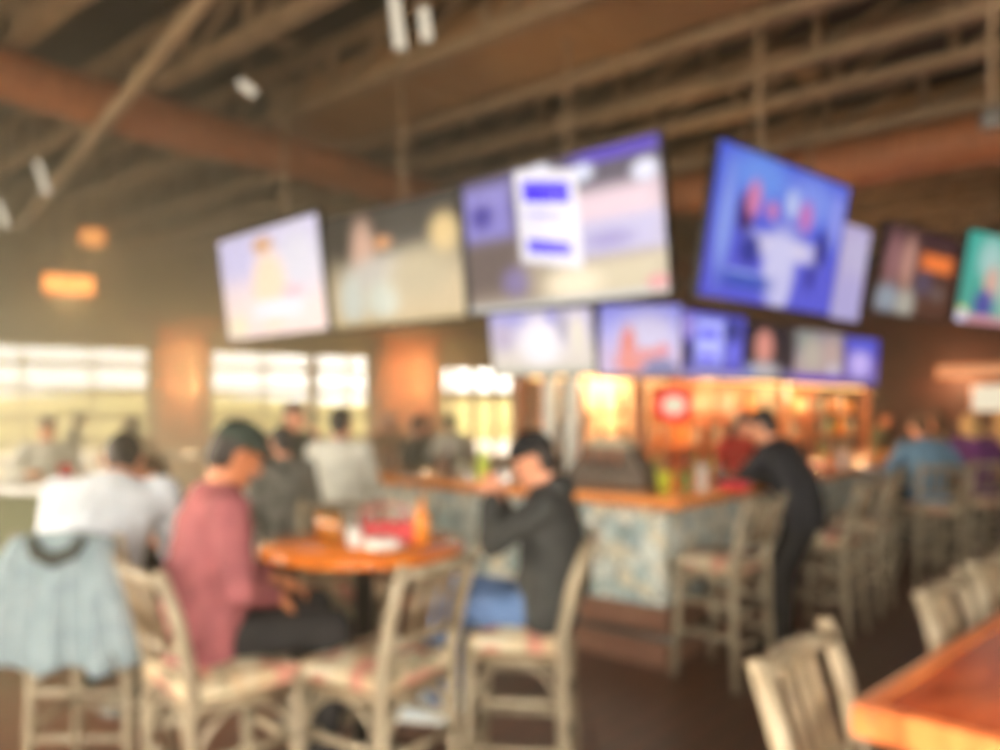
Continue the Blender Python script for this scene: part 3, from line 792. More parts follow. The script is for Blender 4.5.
# ------------------------------------------------------------------ long table at lower right
R = root('long_table', 'long red-brown wooden table with pale edge at lower right', 'table', C0, math.radians(-46))
Lx, Ly = .85, 2.0
mb = MB(); mb.box((Lx / 2, Ly / 2, 1.005), (Lx - .09, Ly - .09, .05), bev=.004); mb.build('tabletop', M['redwood'], R)
mb = MB()
mb.box((.0225, Ly / 2, 1.0), (.045, Ly, .07), bev=.012); mb.box((Lx - .0225, Ly / 2, 1.0), (.045, Ly, .07), bev=.012)
mb.box((Lx / 2, .0225, 1.0), (Lx - .08, .045, .07), bev=.012); mb.box((Lx / 2, Ly - .0225, 1.0), (Lx - .08, .045, .07), bev=.012)
o = mb.build('edge_band', M['edgewood'], R); tag(o, 'paler orange wooden edge band')
for y in (.5, 1.5):
    mb = MB(); mb.box((Lx / 2 + .12, y, .5), (.12, .12, .93), bev=.01); mb.box((Lx / 2 + .12, y, .025), (.5, .36, .05), bev=.01); mb.box((Lx / 2 + .12, y, .96), (.4, .3, .03)); mb.build('pedestal', M['darksteel'], R)

# ------------------------------------------------------------------ bar
R = root('bar_counter', 'island bar with teal and cream stone front and orange wood top', 'bar', B0, YU)
mb = MB()
mb.prism([(-3.7, 0), (0, 0), (0, 10.6), (-.3, 10.6), (-.3, .3), (-3.7, .3)], .38, 1.03); mb.build('stone_front', M['stone'], R)
mb = MB(); mb.prism([(-3.73, -.03), (.03, -.03), (.03, 10.63), (-.33, 10.63), (-.33, .33), (-3.73, .33)], 0, .38, .01); mb.build('plinth', M['plinth'], R)
mb = MB(); mb.prism([(-3.82, -.18), (.18, -.18), (.18, 10.75), (-.5, 10.75), (-.5, .5), (-3.82, .5)], 1.03, 1.10, .012); mb.build('worktop', M['counter'], R)
mb = MB(); mb.path([(-3.6, -.12, .22), (.10, -.12, .22), (.12, -.10, .22), (.12, 10.4, .22)], .022, 10)
for k in range(4): mb.tube((-3.4 + k * 1.1, -.12, .22), (-3.4 + k * 1.1, -.02, .22), .012, .012, 6)
for k in range(8): mb.tube((.12, .4 + k * 1.1, .22), (.02, .4 + k * 1.1, .22), .012, .012, 6)
mb.build('foot_rail', M['metal'], R)

# back bar island
R = root('back_bar', 'wooden back bar with lit bottle shelves under the small televisions', 'back bar', B0, YU)
a0, a1, b0_, b1 = -2.9, -1.35, 2.05, 9.5
mb = MB(); mb.box(((a0 + a1) / 2, (b0_ + b1) / 2, .45), (a1 - a0, b1 - b0_, .9), bev=.01); mb.build('base_cabinet', M['cabinet'], R)
mb = MB(); mb.box(((a0 + a1) / 2, (b0_ + b1) / 2, .925), (a1 - a0 + .06, b1 - b0_ + .06, .05), bev=.01); mb.build('back_counter', M['counter'], R)
mb = MB(); mb.box(((a0 + a1) / 2, (b0_ + b1) / 2, 2.32), (a1 - a0, b1 - b0_, .68), bev=.01); mb.build('header', M['brownwall'], R)
for a in (a0 + .06, a1 - .06):
    for b in (b0_ + .06, (b0_ + b1) / 2, b1 - .06):
        mb = MB(); mb.box((a, b, 1.465), (.1, .1, 1.03), bev=.008); mb.build('post', M['cabinet'], R)
for bb, ww, mm in ((3.1, 1.7, 'creampanel'), (5.3, 2.5, 'orangepanel'), (7.3, 1.3, 'creampanel'), (8.6, 1.2, 'orangepanel')):
    mb = MB(); mb.box(((a0 + a1) / 2, bb, 1.465), (.05, ww, 1.03)); mb.build('back_panel', M[mm], R)
for z in (1.25, 1.58):
    mb = MB(); mb.box((a1 - .22, (b0_ + b1) / 2, z), (.3, b1 - b0_ - .22, .025)); mb.build('shelf', M['cabinet'], R)
    mb = MB(); mb.box(((a0 + a1) / 2, b0_ + .2, z), (a1 - a0 - .22, .28, .025)); mb.build('shelf', M['cabinet'], R)
mb = MB(); mb.box((a1 - .1, (b0_ + b1) / 2, 1.965), (.04, b1 - b0_ - .2, .02)); o = mb.build('strip_light', M['striplamp'], R)
mb = MB(); mb.box(((a0 + a1) / 2, b0_ + .1, 1.965), (a1 - a0 - .3, .04, .02)); mb.build('strip_light', M['striplamp'], R)
# bottles
protos = {}
def shelf_bottle(kind, p, lab):
    if kind not in protos:
        protos[kind] = bottle(lab, p, kind, .27, .036, 'bottles on the back bar shelves', 'darksteel' if kind != 'clearb' else 'red', name='liquor_bottle')
        protos[kind].rotation_euler = (0, 0, 0)
    else: dup(protos[kind], lab, p, 0, 'bottles on the back bar shelves')
LB = {'browng': 'brown bottle on the back bar shelves', 'clearb': 'pale bottle on the back bar shelves', 'green': 'green bottle on the back bar shelves', 'amber': 'amber bottle on the back bar shelves'}
for z in (.95, 1.2625, 1.5925):
    for k in range(23):
        kd = random.choice(('browng', 'clearb', 'clearb', 'amber', 'green'))
        shelf_bottle(kd, bp(a1 - .2 + random.uniform(-.04, .04), b0_ + .35 + k * .3 + random.uniform(-.05, .05), z + .001), LB[kd])
    for k in range(5):
        kd = random.choice(('browng', 'clearb', 'amber'))
        shelf_bottle(kd, bp(a0 + .25 + k * .24, b0_ + .2, z + .001), LB[kd])

# pale twin columns
for px in (563, 585):
    q = bp(-2.33 + (px - 563) * .0125, 1.93); mb = MB(); mb.lathe([(.11, 0), (.11, .06), (.08, .08), (.08, 2.55), (.1, 2.58), (.1, 2.62)], n=24)
    st(mb.build('column', M['palecol'], loc=(q.x, q.y, 0)))

# draft tower on the inner counter edge
R = root('beer_tower', 'dark sloped beer tower with pale lid on the bar', 'beer tower', bp(-.38, .32, 1.10), YU)
R.location = bp(-.62, .36, 1.10)
mb = MB()
def frus(mb, w0, d0, w1, d1, z0, z1):
    lo_ = [mb.bm.verts.new((x * w0, y * d0, z0)) for x, y in ((-1, -1), (1, -1), (1, 1), (-1, 1))]; hi_ = [mb.bm.verts.new((x * w1, y * d1, z1)) for x, y in ((-1, -1), (1, -1), (1, 1), (-1, 1))]
    mb.face(lo_[::-1]); mb.face(hi_)
    for k in range(4): mb.face([lo_[k], lo_[(k + 1) % 4], hi_[(k + 1) % 4], hi_[k]])
frus(mb, .34, .11, .34, .11, 0, .06); frus(mb, .34, .11, .19, .075, .06, .27); mb.build('tower_body', M['towerbrown'], R)
mb = MB(); frus(mb, .2, .085, .12, .05, .27, .33); mb.build('lid', M['clearb'], R)
for k in range(4):
    t_ = MB(); t_.path([(-.15 + .1 * k, -.10, .15), (-.15 + .1 * k, -.17, .15), (-.15 + .1 * k, -.18, .11)], .01, 8); o = t_.build('tap', M['metal'], R)
    t_ = MB(); t_.path([(-.15 + .1 * k, -.16, .155), (-.15 + .1 * k, -.165, .22), (-.15 + .1 * k, -.165, .27)], [.009, .016, .012], 8); t_.build('tap_handle', M['cabinet'], o)

# things on the bar
def cup(label, loc, m, r=.04, h=.13, name='cup'):
    R = root(name, label, 'cup', loc)
    mb = MB(); mb.lathe([(r * .72, 0), (r, h), (r + .004, h), (r + .004, h - .008), (r - .004, h - .012), (r * .7, .006), (.001, .006)], n=20); mb.build('cup_body', M[m], R); return R
BZ = 1.10
def onbar(px, py): 
    d = (CZ - BZ) * F / (py - HZ); return V(((px - 500) / F * d, d, BZ))
cup('lime green plastic cup near the corner of the bar', onbar(664, 489), 'lime', .055, .115)
cup('tall white cup near the corner of the bar', onbar(702, 491), 'white', .042, .17)
cup('small green cup between the lime and white cups', onbar(685, 488), 'green', .045, .11)
bottle('brown beer bottle beside the leaning man on the bar', onbar(722, 487), 'browng', .24)
mb = MB(); mb.box((0, 0, .03), (.20, .12, .06), rz=.2, bev=.01); tag(mb.build('snack_basket', M['red'], loc=onbar(735, 490), yaw=YU), 'red snack basket in front of the leaning man', 'basket')
cup('tall white cup on the right run of the bar', onbar(842, 470), 'white', .045, .17)
mb = MB(); mb.box((0, 0, .025), (.34, .16, .05), bev=.012); tag(mb.build('menu_folder', M['red'], loc=bp(-.05, 2.9, BZ), yaw=YU + 1.2), 'thick red menu folder on the right run of the bar', 'menu')
plate('white plate on the right run of the bar', onbar(872, 470), .12)
bottle('lime green bottle on the left run of the bar', onbar(483, 480), 'lime', .27, .05, capm='white')
glass('clear water glass on the left run of the bar', onbar(462, 479), 'clearb', .045, .17, name='water_glass')
bottle('brown bottle on the left run of the bar', onbar(448, 477), 'browng', .24)
plate('white plate on the left run of the bar', onbar(412, 478), .13)
bottle('brown bottle close to the left end of the bar', onbar(392, 475), 'browng', .22)

# left counter partition
R = root('counter', 'half-height olive counter with pale top beyond the man in white', 'counter', (-5.0, 5.9, 0), -.12)
mb = MB(); mb.box((1.3, 0, .53), (2.6, .3, 1.06), bev=.01); mb.build('half_wall', M['c_green'], R)
mb = MB(); mb.box((1.3, 0, 1.085), (2.75, .5, .05), bev=.012); mb.build('counter_top', M['white'], R)
cup('red plastic cup on the pale counter top', V((-3.05, 5.62, 1.111)), 'red', .045, .14)
plate('white plate on the pale counter top', V((-3.5, 5.72, 1.111)), .13)
# background dining tables
def dining_table(label, loc, yaw, w=1.0, h=1.0):
    R = root('dining_table', label, 'table', loc, yaw, 'background dining tables')
    mb = MB(); mb.box((0, 0, h - .02), (w, .8, .04), bev=.01); mb.build('tabletop', M['white'], R)
    mb = MB(); mb.box((0, 0, h / 2 - .02), (.1, .1, h - .04), bev=.01); mb.box((0, 0, .02), (.5, .5, .04), bev=.01); mb.build('pedestal', M['darksteel'], R)
for lb, px, d in (('pale-topped table under the far left window', 20, 9.8), ('pale-topped table before the brick pier', 165, 11.0), ('pale-topped table behind the standing guests', 300, 10.4), ('pale-topped table beyond the left run of the bar', 420, 12.6)):
    q = at(px, 408, d); dining_table(lb, (q.x, q.y, 0), .5)

# ------------------------------------------------------------------ televisions
def tv(label, c, yaw, tilt, w, smat, group, asp=16 / 9, pole=None, bez=.022):
    h = w / asp
    R = root('television', label, 'television', c, 0, group)
    R.rotation_euler = (0, 0, math.radians(yaw))
    t = math.radians(tilt); rot = (t, 0, 0)     # local: x right, y away from viewer, z up; +tilt leans the top toward the viewer
    mb = MB(); mb.box((0, .035, 0), (w + 2 * bez, .05, h + 2 * bez), bev=.008); mb.box((0, .075, -.03), (w * .6, .04, h * .55), bev=.01)
    cs = mb.build('casing', M['tvblack'], R, rot=rot)
    mb = MB(); f = mb.face([mb.bm.verts.new(p) for p in ((-w / 2, .008, -h / 2), (w / 2, .008, -h / 2), (w / 2, .008, h / 2), (-w / 2, .008, h / 2))])
    uvl = mb.bm.loops.layers.uv.new('UVMap')
    for l, q in zip(f.loops, ((0, 0), (1, 0), (1, 1), (0, 1))): l[uvl].uv = q
    me = bpy.data.meshes.new('screen'); mb.bm.to_mesh(me); mb.bm.free(); me.materials.append(smat)
    s = bpy.data.objects.new('screen', me); link(s, R); s.rotation_euler = rot
    if pole:
        mb = MB(); mb.tube((0, .17, -.1), (0, .17, CEIL - c[2]), .017, .017, 12); mb.box((0, .17, CEIL - c[2] - .02), (.22, .22, .03), bev=.005)
        mb.box((0, .12, -.05), (.3, .1, .25), bev=.01); mb.build('mount', M['joist'], R)
    return R
GB = 'large televisions hung around the bar'; GL = 'small televisions on the back bar header'
W_ = (255, 255, 255)
s1 = screen_mat('picture_pale', (214, 204, 230), (252, 224, 216), [
    ('e', .2, .8, .3, .2, .6, (206, 198, 232)), ('e', .8, .62, .2, .3, .6, (222, 216, 226)), ('e', .5, .45, .16, .36, .4, (252, 220, 190)),
    ('e', .47, .86, .1, .07, .5, (214, 160, 110)), ('r', .55, .25, .22, .08, .5, (255, 238, 246)), ('e', .72, .38, .1, .06, .6, (232, 196, 204)), ('e', .12, .12, .1, .1, .6, (250, 232, 196))], 1.3)
s2 = screen_mat('picture_tan', (98, 90, 80), (214, 190, 150), [
    ('r', .5, .92, .7, .26, .5, (70, 63, 56)), ('e', .33, .62, .09, .3, .5, (222, 180, 156)), ('e', .42, .45, .22, .14, .6, (214, 204, 190)), ('e', .22, .25, .10, .22, .5, (214, 214, 200)),
    ('e', .45, .22, .12, .16, .5, (222, 222, 204)), ('e', .9, .68, .09, .16, .5, (232, 200, 140)), ('e', .72, .4, .2, .2, .6, (202, 184, 148)), ('r', .5, -.02, .6, .06, .4, (196, 170, 120)), ('e', .48, .7, .06, .06, .5, (226, 160, 110))], 1.15)
s3 = screen_mat('picture_arena', (84, 74, 96), (176, 156, 140), [
    ('r', .14, .73, .15, .21, .35, (156, 146, 216)), ('e', .12, .72, .06, .09, .6, (92, 82, 168)), ('r', .14, .32, .18, .2, .45, (124, 108, 102)), ('e', .28, .2, .07, .1, .6, (150, 134, 176)),
    ('r', .82, .97, .2, .06, .4, (92, 66, 190)), ('r', .78, .60, .26, .14, .5, (236, 206, 218)), ('r', .80, .42, .24, .12, .5, (196, 188, 224)), ('e', .76, .40, .11, .06, .6, (160, 148, 206)),
    ('r', .72, .14, .3, .12, .5, (216, 200, 168)), ('e', .57, .13, .13, .1, .6, (255, 236, 204)), ('r', .5, .0, .7, .05, .4, (206, 202, 196)), ('e', .96, .08, .05, .05, .4, (230, 160, 160)),
    ('e', .45, .96, .05, .055, .5, (236, 236, 250)), ('e', .655, .87, .055, .06, .5, (228, 230, 250)), ('e', .935, .80, .055, .07, .5, (236, 234, 252)),
    ('q', .475, .62, .155, .335, .08, (255, 248, 255)), ('q', .475, .80, .118, .075, .08, (80, 52, 252)), ('q', .46, .64, .09, .02, .6, (206, 196, 250)), ('q', .47, .41, .11, .05, .15, (112, 94, 250))], 1.08)
s4 = screen_mat('picture_blue', (88, 104, 220), (96, 96, 214), [
    ('e', .3, .85, .2, .15, .6, (112, 150, 236)), ('e', .7, .8, .2, .16, .6, (130, 150, 236)), ('e', .1, .5, .05, .35, .6, (140, 160, 236)), ('e', .23, .60, .055, .14, .4, (66, 40, 96)), ('e', .27, .70, .05, .12, .5, (214, 130, 176)), ('e', .41, .66, .04, .06, .5, (210, 130, 180)),
    ('e', .67, .68, .055, .11, .5, (200, 120, 190)), ('e', .55, .74, .05, .1, .5, (190, 200, 240)), ('e', .54, .50, .13, .12, .6, (150, 152, 226)), ('r', .55, .42, .23, .07, .5, (218, 210, 238)), ('e', .52, .27, .12, .25, .35, (210, 206, 242)), ('e', .56, .12, .07, .14, .4, (204, 200, 240)),
    ('e', .84, .48, .045, .14, .4, (50, 46, 130)), ('e', .78, .26, .04, .1, .5, (62, 60, 156)), ('e', .29, .36, .07, .1, .5, (56, 60, 150)), ('r', .3, .14, .17, .05, .5, (70, 90, 190)), ('r', .27, .2, .11, .012, .5, (150, 170, 230)), ('e', .93, .72, .05, .2, .6, (150, 156, 236))])
s5 = screen_mat('picture_lilac', (190, 176, 216), (182, 172, 220), [('e', .9, .7, .2, .2, .6, (196, 186, 220))])
s6 = screen_mat('picture_dim', (70, 46, 48), (92, 60, 48), [
    ('e', .16, .6, .1, .3, .5, (150, 104, 106)), ('e', .16, .16, .15, .16, .6, (150, 158, 170)), ('e', .40, .12, .12, .2, .5, (176, 170, 158)), ('e', .35, .6, .09, .3, .5, (190, 140, 126)),
    ('r', .75, .66, .22, .1, .4, (246, 128, 62)), ('e', .6, .4, .12, .14, .6, (90, 76, 96)), ('e', .82, .3, .1, .08, .6, (110, 92, 88))])
s7 = screen_mat('picture_teal', (74, 176, 160), (86, 168, 150), [
    ('e', .3, .72, .14, .22, .6, (170, 206, 200)), ('e', .36, .45, .09, .2, .4, (226, 168, 150)), ('e', .3, .22, .12, .16, .4, (86, 84, 160)), ('r', .5, .03, .6, .06, .4, (214, 150, 160)), ('r', .06, .12, .05, .05, .4, (230, 226, 120)),
    ('e', .75, .5, .3, .4, .6, (190, 210, 196)), ('e', .05, .06, .08, .06, .5, (222, 214, 240))])
tv('large television with a pale pink picture, left end of the upper row', (-2.05, 7.07, 2.76), -44, 7, 1.66, s1, GB, pole=1)
tv('large television with a dim tan picture, between pink and arena pictures', (-.92, 6.46, 2.80), -41, 6, 1.66, s2, GB, pole=1)
tv('largest television, showing a white panel with two blue bars', (.40, 6.01, 2.96), -42, 8, 1.88, s3, GB, pole=1)
tv('large tilted television showing a blue scene with a white shape', (1.91, 5.42, 2.81), 41, 10, 1.66, s4, GB, pole=1)
tv('television mostly hidden behind the blue one, lilac sliver showing', (3.16, 7.75, 3.01), 41, 9, 1.66, s5, GB, pole=1)
tv('dark television with an orange patch, right of the lilac sliver', (4.68, 8.95, 3.15), 37, 11, 1.66, s6, GB, pole=1)
tv('television with a teal picture at the right edge', (5.50, 8.72, 3.02), 32, 10, 1.66, s7, GB, pole=1)
l1 = screen_mat('picture_white', (206, 196, 226), (228, 216, 206), [('e', .2, .9, .2, .12, .6, (170, 164, 224)), ('e', .5, .5, .2, .35, .6, (255, 248, 252)), ('e', .12, .6, .1, .2, .6, (196, 180, 206)), ('e', .72, .75, .05, .25, .6, (176, 168, 186)), ('e', .62, .9, .05, .12, .6, (160, 154, 220)), ('e', .86, .6, .08, .3, .6, (240, 228, 210)), ('r', .5, .06, .6, .06, .5, (206, 200, 180))], 1.2)
l2 = screen_mat('picture_red_figure', (146, 146, 236), (196, 170, 216), [('e', .6, .6, .35, .3, .6, (206, 196, 232)), ('e', .35, .4, .1, .3, .4, (222, 92, 84)), ('e', .4, .2, .2, .16, .5, (226, 110, 104)), ('e', .6, .3, .2, .1, .5, (222, 120, 128)), ('e', .78, .38, .07, .08, .5, (226, 110, 130)), ('e', .75, .1, .22, .16, .4, (84, 88, 160)), ('r', .5, .0, .6, .05, .4, (90, 70, 120))])
l3 = screen_mat('picture_blue_panel', (86, 84, 190), (70, 66, 170), [('e', .12, .75, .12, .2, .6, (160, 140, 214)), ('e', .15, .35, .14, .2, .6, (60, 52, 100)), ('r', .48, .55, .2, .34, .3, (176, 180, 250)), ('r', .46, .68, .14, .07, .4, (100, 96, 230)), ('r', .46, .32, .14, .05, .4, (110, 100, 236)), ('e', .82, .75, .12, .2, .6, (46, 52, 120)), ('e', .85, .4, .1, .2, .6, (110, 110, 220)), ('r', .5, .04, .6, .07, .3, (150, 140, 186))], 1.25)
l4 = screen_mat('picture_dark_head', (44, 36, 46), (58, 44, 52), [('e', .42, .6, .17, .3, .35, (226, 150, 136)), ('e', .42, .18, .3, .14, .5, (190, 184, 190)), ('e', .1, .12, .16, .14, .6, (130, 140, 200)), ('e', .9, .1, .14, .1, .6, (110, 104, 160))])
l5 = screen_mat('picture_grey_crowd', (150, 140, 150), (186, 166, 166), [('e', .2, .8, .2, .2, .6, (140, 146, 140)), ('e', .35, .55, .2, .3, .6, (196, 184, 170)), ('e', .75, .6, .2, .3, .6, (196, 168, 162)), ('e', .8, .25, .1, .14, .6, (214, 206, 220)), ('r', .5, .08, .6, .09, .2, (108, 60, 190))])
l6 = screen_mat('picture_blue_glow', (86, 80, 200), (120, 100, 190), [('e', .55, .45, .25, .3, .6, (206, 186, 252)), ('e', .6, .85, .3, .14, .6, (96, 100, 220)), ('r', .5, .05, .6, .07, .4, (120, 104, 166)), ('e', .1, .6, .1, .4, .6, (90, 60, 110))])
tv('small television with a washed-out white picture, above the pale columns', (.39, 7.75, 2.28), -30, 10, 1.1, l1, GL, pole=1)
tv('small squarish screen showing a red figure on lilac', (1.29, 7.36, 2.27), -4, 4, .74, l2, GL, asp=1.13, pole=1)
tv('small television with a blue panel picture, right of the red figure', (2.04, 7.71, 2.25), 40, 4, 1.1, l3, GL)
tv('small dark television showing a head', (2.92, 8.68, 2.25), 40, 3, 1.05, l4, GL)
tv('small television with a grey crowd and a purple strip', (3.85, 9.62, 2.26), 39, 3, 1.1, l5, GL)
tv('small television with a glowing blue picture, far end of the row', (4.76, 10.62, 2.27), 39, 3, 1.1, l6, GL)

# ------------------------------------------------------------------ lamps, signs and ceiling fixtures
def pendant(label, p, w, dp, h):
    R = root('pendant_lamp', label, 'lamp', p, .5)
    mb = MB()
    for s in (-1, 1):
        mb.box((0, s * dp / 2, 0), (w, .012, h), bev=.004); mb.box((s * w / 2, 0, 0), (.012, dp, h), bev=.004)
    mb.build('shade', M['amberlamp'], R)
    mb = MB()
    for z in (-h / 2, h / 2):
        for s in (-1, 1): mb.box((0, s * dp / 2, z), (w + .03, .03, .02)); mb.box((s * w / 2, 0, z), (.03, dp + .03, .02))
    mb.build('shade_frame', M['darksteel'], R)
    for s in (-1, 1):
        b = MB(); b.ell((s * w * .22, 0, 0), (.055, dp / 2 + .012, .06)); b.build('bulb', M['bulb'], R)
        b = MB(); b.tube((s * w * .25, 0, .06), (s * w * .25, 0, CEIL - p[2]), .008, .008, 6); b.build('hanger', M['darksteel'], R)
q = at(69, 286, 9.5); pendant('glowing amber box lamp hanging at upper left', tuple(q), .52, .28, .24)
q = at(92, 238, 12.5); pendant('fainter amber lamp hanging behind and above the box lamp', tuple(q), .34, .3, .24)
def spot(label, p, dirv, ln=.26, r=.038, group='tubular lamps under the ceiling'):
    R = root('ceiling_lamp', label, 'lamp', p, 0, group)
    d = V(dirv).normalized(); x, y = frame_of(d)
    mb = MB(); mb.path([-d * ln / 2, -d * ln * .45, d * ln * .4, d * ln / 2], [r * .6, r * .85, r, r * 1.05], 16); mb.build('lamp_head', M['headglow'], R)  # glow added to the whole white housing so the head reads bright
    b = MB(); b.path([d * (ln / 2 + .001), d * (ln / 2 + .006)], [r * .85, r * .8], 14); b.build('lens', M['clearb'], R)
    b = MB(); b.tube((0, 0, .02), (0, 0, CEIL - p[2]), .012, .012, 8); b.build('stem', M['joist'], R)
spot('large white tubular lamp at the top, pointing down', at(397, 22, 5.1), (.12, .1, -1), .34)
spot('second white tubular lamp just right of the large one at the top', at(425, 24, 5.3), (.1, .4, -1), .2)
spot('small white tubular lamp above the left log beam', at(247, 88, 6.6), (.7, .2, -.5), .16)
spot('white tubular lamp near the left edge, tilted', at(42, 178, 7.6), (.25, .1, -1), .32)
spot('white tubular lamp cut by the left edge', at(2, 214, 7.8), (.25, .1, -1), .26)
# hanging speaker at upper right
q = at(992, 118, 4.6)
R = root('ceiling_speaker', 'grey speaker on a hanging rod at the upper right edge', 'speaker', q, -.6)
mb = MB(); mb.box((0, 0, 0), (.12, .10, .12), bev=.02); mb.build('speaker_box', M['metal'], R)
mb = MB(); mb.tube((0, 0, .05), (0, 0, CEIL - q.z), .018, .018, 10); mb.build('rod', M['joist'], R)
# red neon and lit boards
q = at(674, 405, 7.75)
R = root('neon_sign', 'red neon ring sign glowing behind the bar', 'sign', (q.x, q.y, q.z), .45)
mb = MB(); mb.box((0, .03, 0), (.5, .03, .36), bev=.02); mb.build('backing', M['orangepanel'], R)
mb = MB(); mb.path([(.19 * math.cos(2 * PI * k / 24), 0, .125 * math.sin(2 * PI * k / 24)) for k in range(25)], .03, 8); mb.build('neon_tube', M['redneon'], R)
mb = MB(); mb.ell((0, 0, 0), (.135, .02, .09)); mb.build('lit_centre', M['whitesign'], R)
mb = MB(); mb.tube((-.2, .03, .17), (-.2, .03, .33), .006, .006, 6); mb.tube((.2, .03, .17), (.2, .03, .33), .006, .006, 6); mb.build('hanger', M['darksteel'], R)
wn = V((-u.y, u.x, 0)) * -1
def on_wall(px, z, off=.06):
    s = None; k = (px - 500) / F
    s = (k * Bc.y - Bc.x) / (u.x - k * u.y); return Bc + u * s - v * off + V((0, 0, z)), s
for px, z, w, h, lb in ((1000, 1.86, 1.0, .55, 'lit cream menu board on the far wall at the right edge'), (972, 2.45, 1.3, .22, 'long lit strip board above the cream menu board')):
    q, _ = on_wall(px, z)
    R = root('menu_board', lb, 'sign', q, YU)
    mb = MB(); mb.box((0, 0, 0), (w + .1, .05, h + .1), bev=.01); mb.build('board_frame', M['cabinet'], R)
    mb = MB(); mb.box((0, -.03, 0), (w, .012, h), bev=.004); mb.build('lit_face', M['whitesign' if z < 2 else 'dimstrip'], R)
BOARD_LIGHT = on_wall(960, 2.2, .7)[0]
# sconces on the piers; the pair behind the bar is added to brighten it
SC = []
for t_, where in ((7.42, 'pier left of the wide window'), (12.9, 'pier behind the bar, added to light it')):
    for z in (2.0, 2.55):
        c = A + WD * t_ + n_ * .42 + V((0, 0, z)); SC.append(A + WD * t_ + n_ * .75 + V((0, 0, z + .12)))
        R = root('wall_sconce', '%s sconce on the brick %s' % ('lower' if z < 2.3 else 'upper', where), 'sconce', c, math.atan2(WD.y, WD.x))
        mb = MB(); mb.box((0, .025, 0), (.12, .02, .2), bev=.005); mb.build('back_plate', M['darksteel'], R)
        mb = MB(); mb.lathe([(.04, -.08), (.07, .08), (.066, .08), (.036, -.076)], c=(0, -.06, 0), n=16); mb.build('shade', M['amberlamp'], R)

# ------------------------------------------------------------------ light
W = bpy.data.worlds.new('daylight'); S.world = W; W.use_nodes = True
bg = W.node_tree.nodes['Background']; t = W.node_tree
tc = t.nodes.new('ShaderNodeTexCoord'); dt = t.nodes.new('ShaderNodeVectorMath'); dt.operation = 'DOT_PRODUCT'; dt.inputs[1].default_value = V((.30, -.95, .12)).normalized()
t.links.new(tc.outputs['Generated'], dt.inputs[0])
mr = t.nodes.new('ShaderNodeMapRange'); mr.interpolation_type = 'SMOOTHSTEP'      # sky dimmed behind the visible windows, brightened elsewhere to light the room
mr.inputs['From Min'].default_value = -.70; mr.inputs['From Max'].default_value = -.30; mr.inputs['To Min'].default_value = SKY_FAR; mr.inputs['To Max'].default_value = SKY_UNSEEN
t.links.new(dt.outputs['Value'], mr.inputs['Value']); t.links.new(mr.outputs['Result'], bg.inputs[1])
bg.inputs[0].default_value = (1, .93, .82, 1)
def area(name, loc, rot_to, sx, sy, col, power, portal=False):
    l = bpy.data.lights.new(name, 'AREA'); l.shape = 'RECTANGLE'; l.size = sx; l.size_y = sy; l.energy = power; l.color = col
    if portal: l.cycles.is_portal = True
    o = bpy.data.objects.new(name, l); link(o); o.location = loc
    o.rotation_euler = V(rot_to).to_track_quat('-Z', 'Y').to_euler(); return o
def win_light(p0, p1, o, power, portal):
    d = (p1 - p0).normalized(); n = V((d.y, -d.x, 0)); c = p0 + d * ((o[0] + o[1]) / 2) + V((0, 0, (o[2] + o[3]) / 2)) - n * .22
    return area('window_daylight', c, n, o[1] - o[0], o[3] - o[2], (1, .88, .7), power, portal)
for o in (o1, o2, o3): win_light(A, Bc, o, 1, True)
for a, b, z0, z1 in lo: win_light(E_, A, (La - b, La - a, z0, z1), 1, True)
for o in lr: win_light(D, E_, o, 1, True)
sun = bpy.data.lights.new('sun', 'SUN'); sun.energy = 6; sun.angle = .02; sun.color = (1, .82, .58)
so = bpy.data.objects.new('sun', sun); link(so); so.rotation_euler = V((.90, -.05, -.30)).to_track_quat('-Z', 'Y').to_euler()
# house lamps: the bar's strip lights, lit boards, sconces and pendants
def point(loc, power, col, r=.08):
    l = bpy.data.lights.new('lamp_light', 'POINT'); l.energy = power; l.color = col; l.shadow_soft_size = r
    o = bpy.data.objects.new('lamp_light', l); link(o); o.location = loc; return o
for b in (3.0, 4.6, 6.4, 8.3): point(bp(-1.15, b, 1.88), 60, (1, .62, .3), .1)
point(BOARD_LIGHT, 60, (1, .66, .38), .15)
for c in SC: point(c + n_ * .45, 130, (1, .68, .36), .05)
for px_, py_, d_ in ((69, 300, 9.5), (92, 252, 12.5)): point(at(px_, py_, d_), 16, (1, .66, .34), .12)
point(bp(-1.75, 2.55, 1.86), 45, (1, .68, .4), .1)

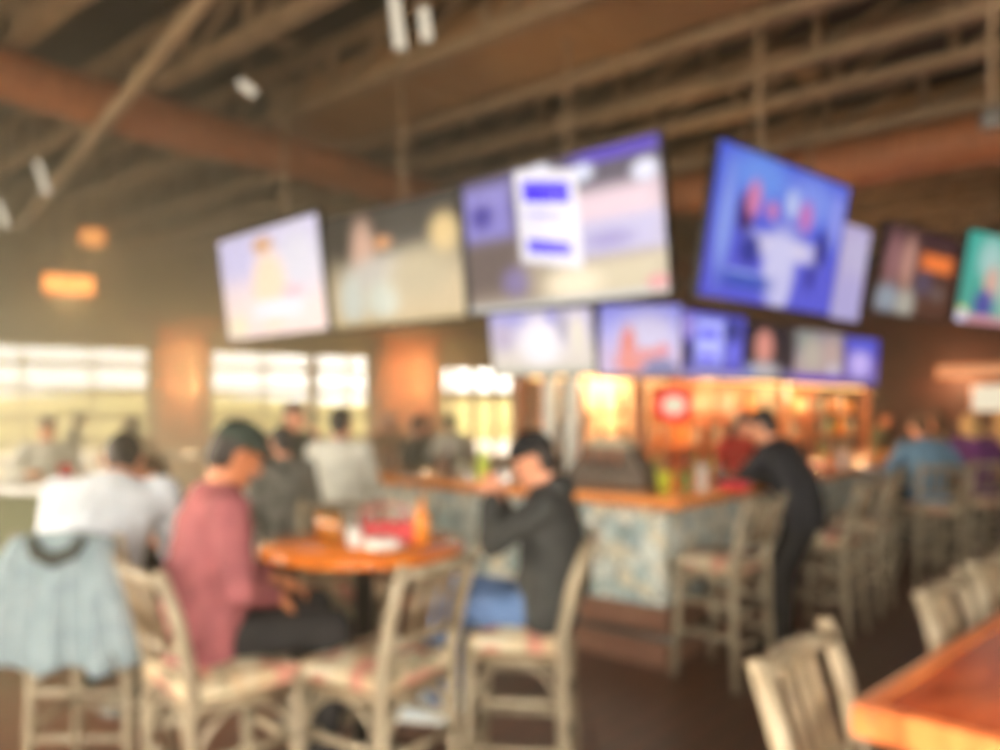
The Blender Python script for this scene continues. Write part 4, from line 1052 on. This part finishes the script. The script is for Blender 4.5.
# warm haze added to stand in for lens flare at the left
hm_ = bpy.data.materials.new('haze'); hm_.use_nodes = True; t = hm_.node_tree; t.nodes.clear()
vs = t.nodes.new('ShaderNodeVolumePrincipled'); vs.inputs['Color'].default_value = (1, .90, .62, 1); vs.inputs['Anisotropy'].default_value = .2
tc = t.nodes.new('ShaderNodeTexCoord'); dt = t.nodes.new('ShaderNodeVectorMath'); dt.operation = 'DISTANCE'; dt.inputs[1].default_value = (-9, 13, 3)
t.links.new(tc.outputs['Object'], dt.inputs[0])
mr = t.nodes.new('ShaderNodeMapRange'); mr.interpolation_type = 'SMOOTHSTEP'     # densest by the far left windows
mr.inputs['From Min'].default_value = 2.0; mr.inputs['From Max'].default_value = 15.0; mr.inputs['To Min'].default_value = FLARE_HAZE; mr.inputs['To Max'].default_value = .004
t.links.new(dt.outputs['Value'], mr.inputs['Value']); t.links.new(mr.outputs['Result'], vs.inputs['Density'])
oo = t.nodes.new('ShaderNodeOutputMaterial'); t.links.new(vs.outputs[0], oo.inputs['Volume'])
big2 = [p + (p - V((0, 8, 0))).normalized() * .4 for p in POLY]
mb = MB(); mb.prism([(p.x, p.y) for p in big2][::-1], -.1, CEIL + .1)
tag(mb.build('haze', hm_), 'added warm haze standing in for lens flare, densest at far left', 'haze', kind='stuff')

# ------------------------------------------------------------------ camera
cam = bpy.data.cameras.new('camera'); co = bpy.data.objects.new('camera', cam); link(co)
co.location = (0, 0, CZ); co.rotation_euler = (PI / 2, 0, 0)
cam.sensor_width = 36; cam.lens = 28.8; cam.shift_y = .033; cam.clip_start = .02; cam.clip_end = 300
cam.dof.use_dof = True; cam.dof.focus_distance = .10; cam.dof.aperture_fstop = 14.5
S.camera = co
S.view_settings.view_transform = 'Standard'; S.view_settings.look = 'None'; S.view_settings.gamma = 1; S.view_settings.exposure = 0
S.view_settings.use_curve_mapping = False
S.cycles.use_denoising = True
S.cycles.max_bounces = 10; S.cycles.diffuse_bounces = 5; S.cycles.transparent_max_bounces = 12
S.cycles.sample_clamp_indirect = 6
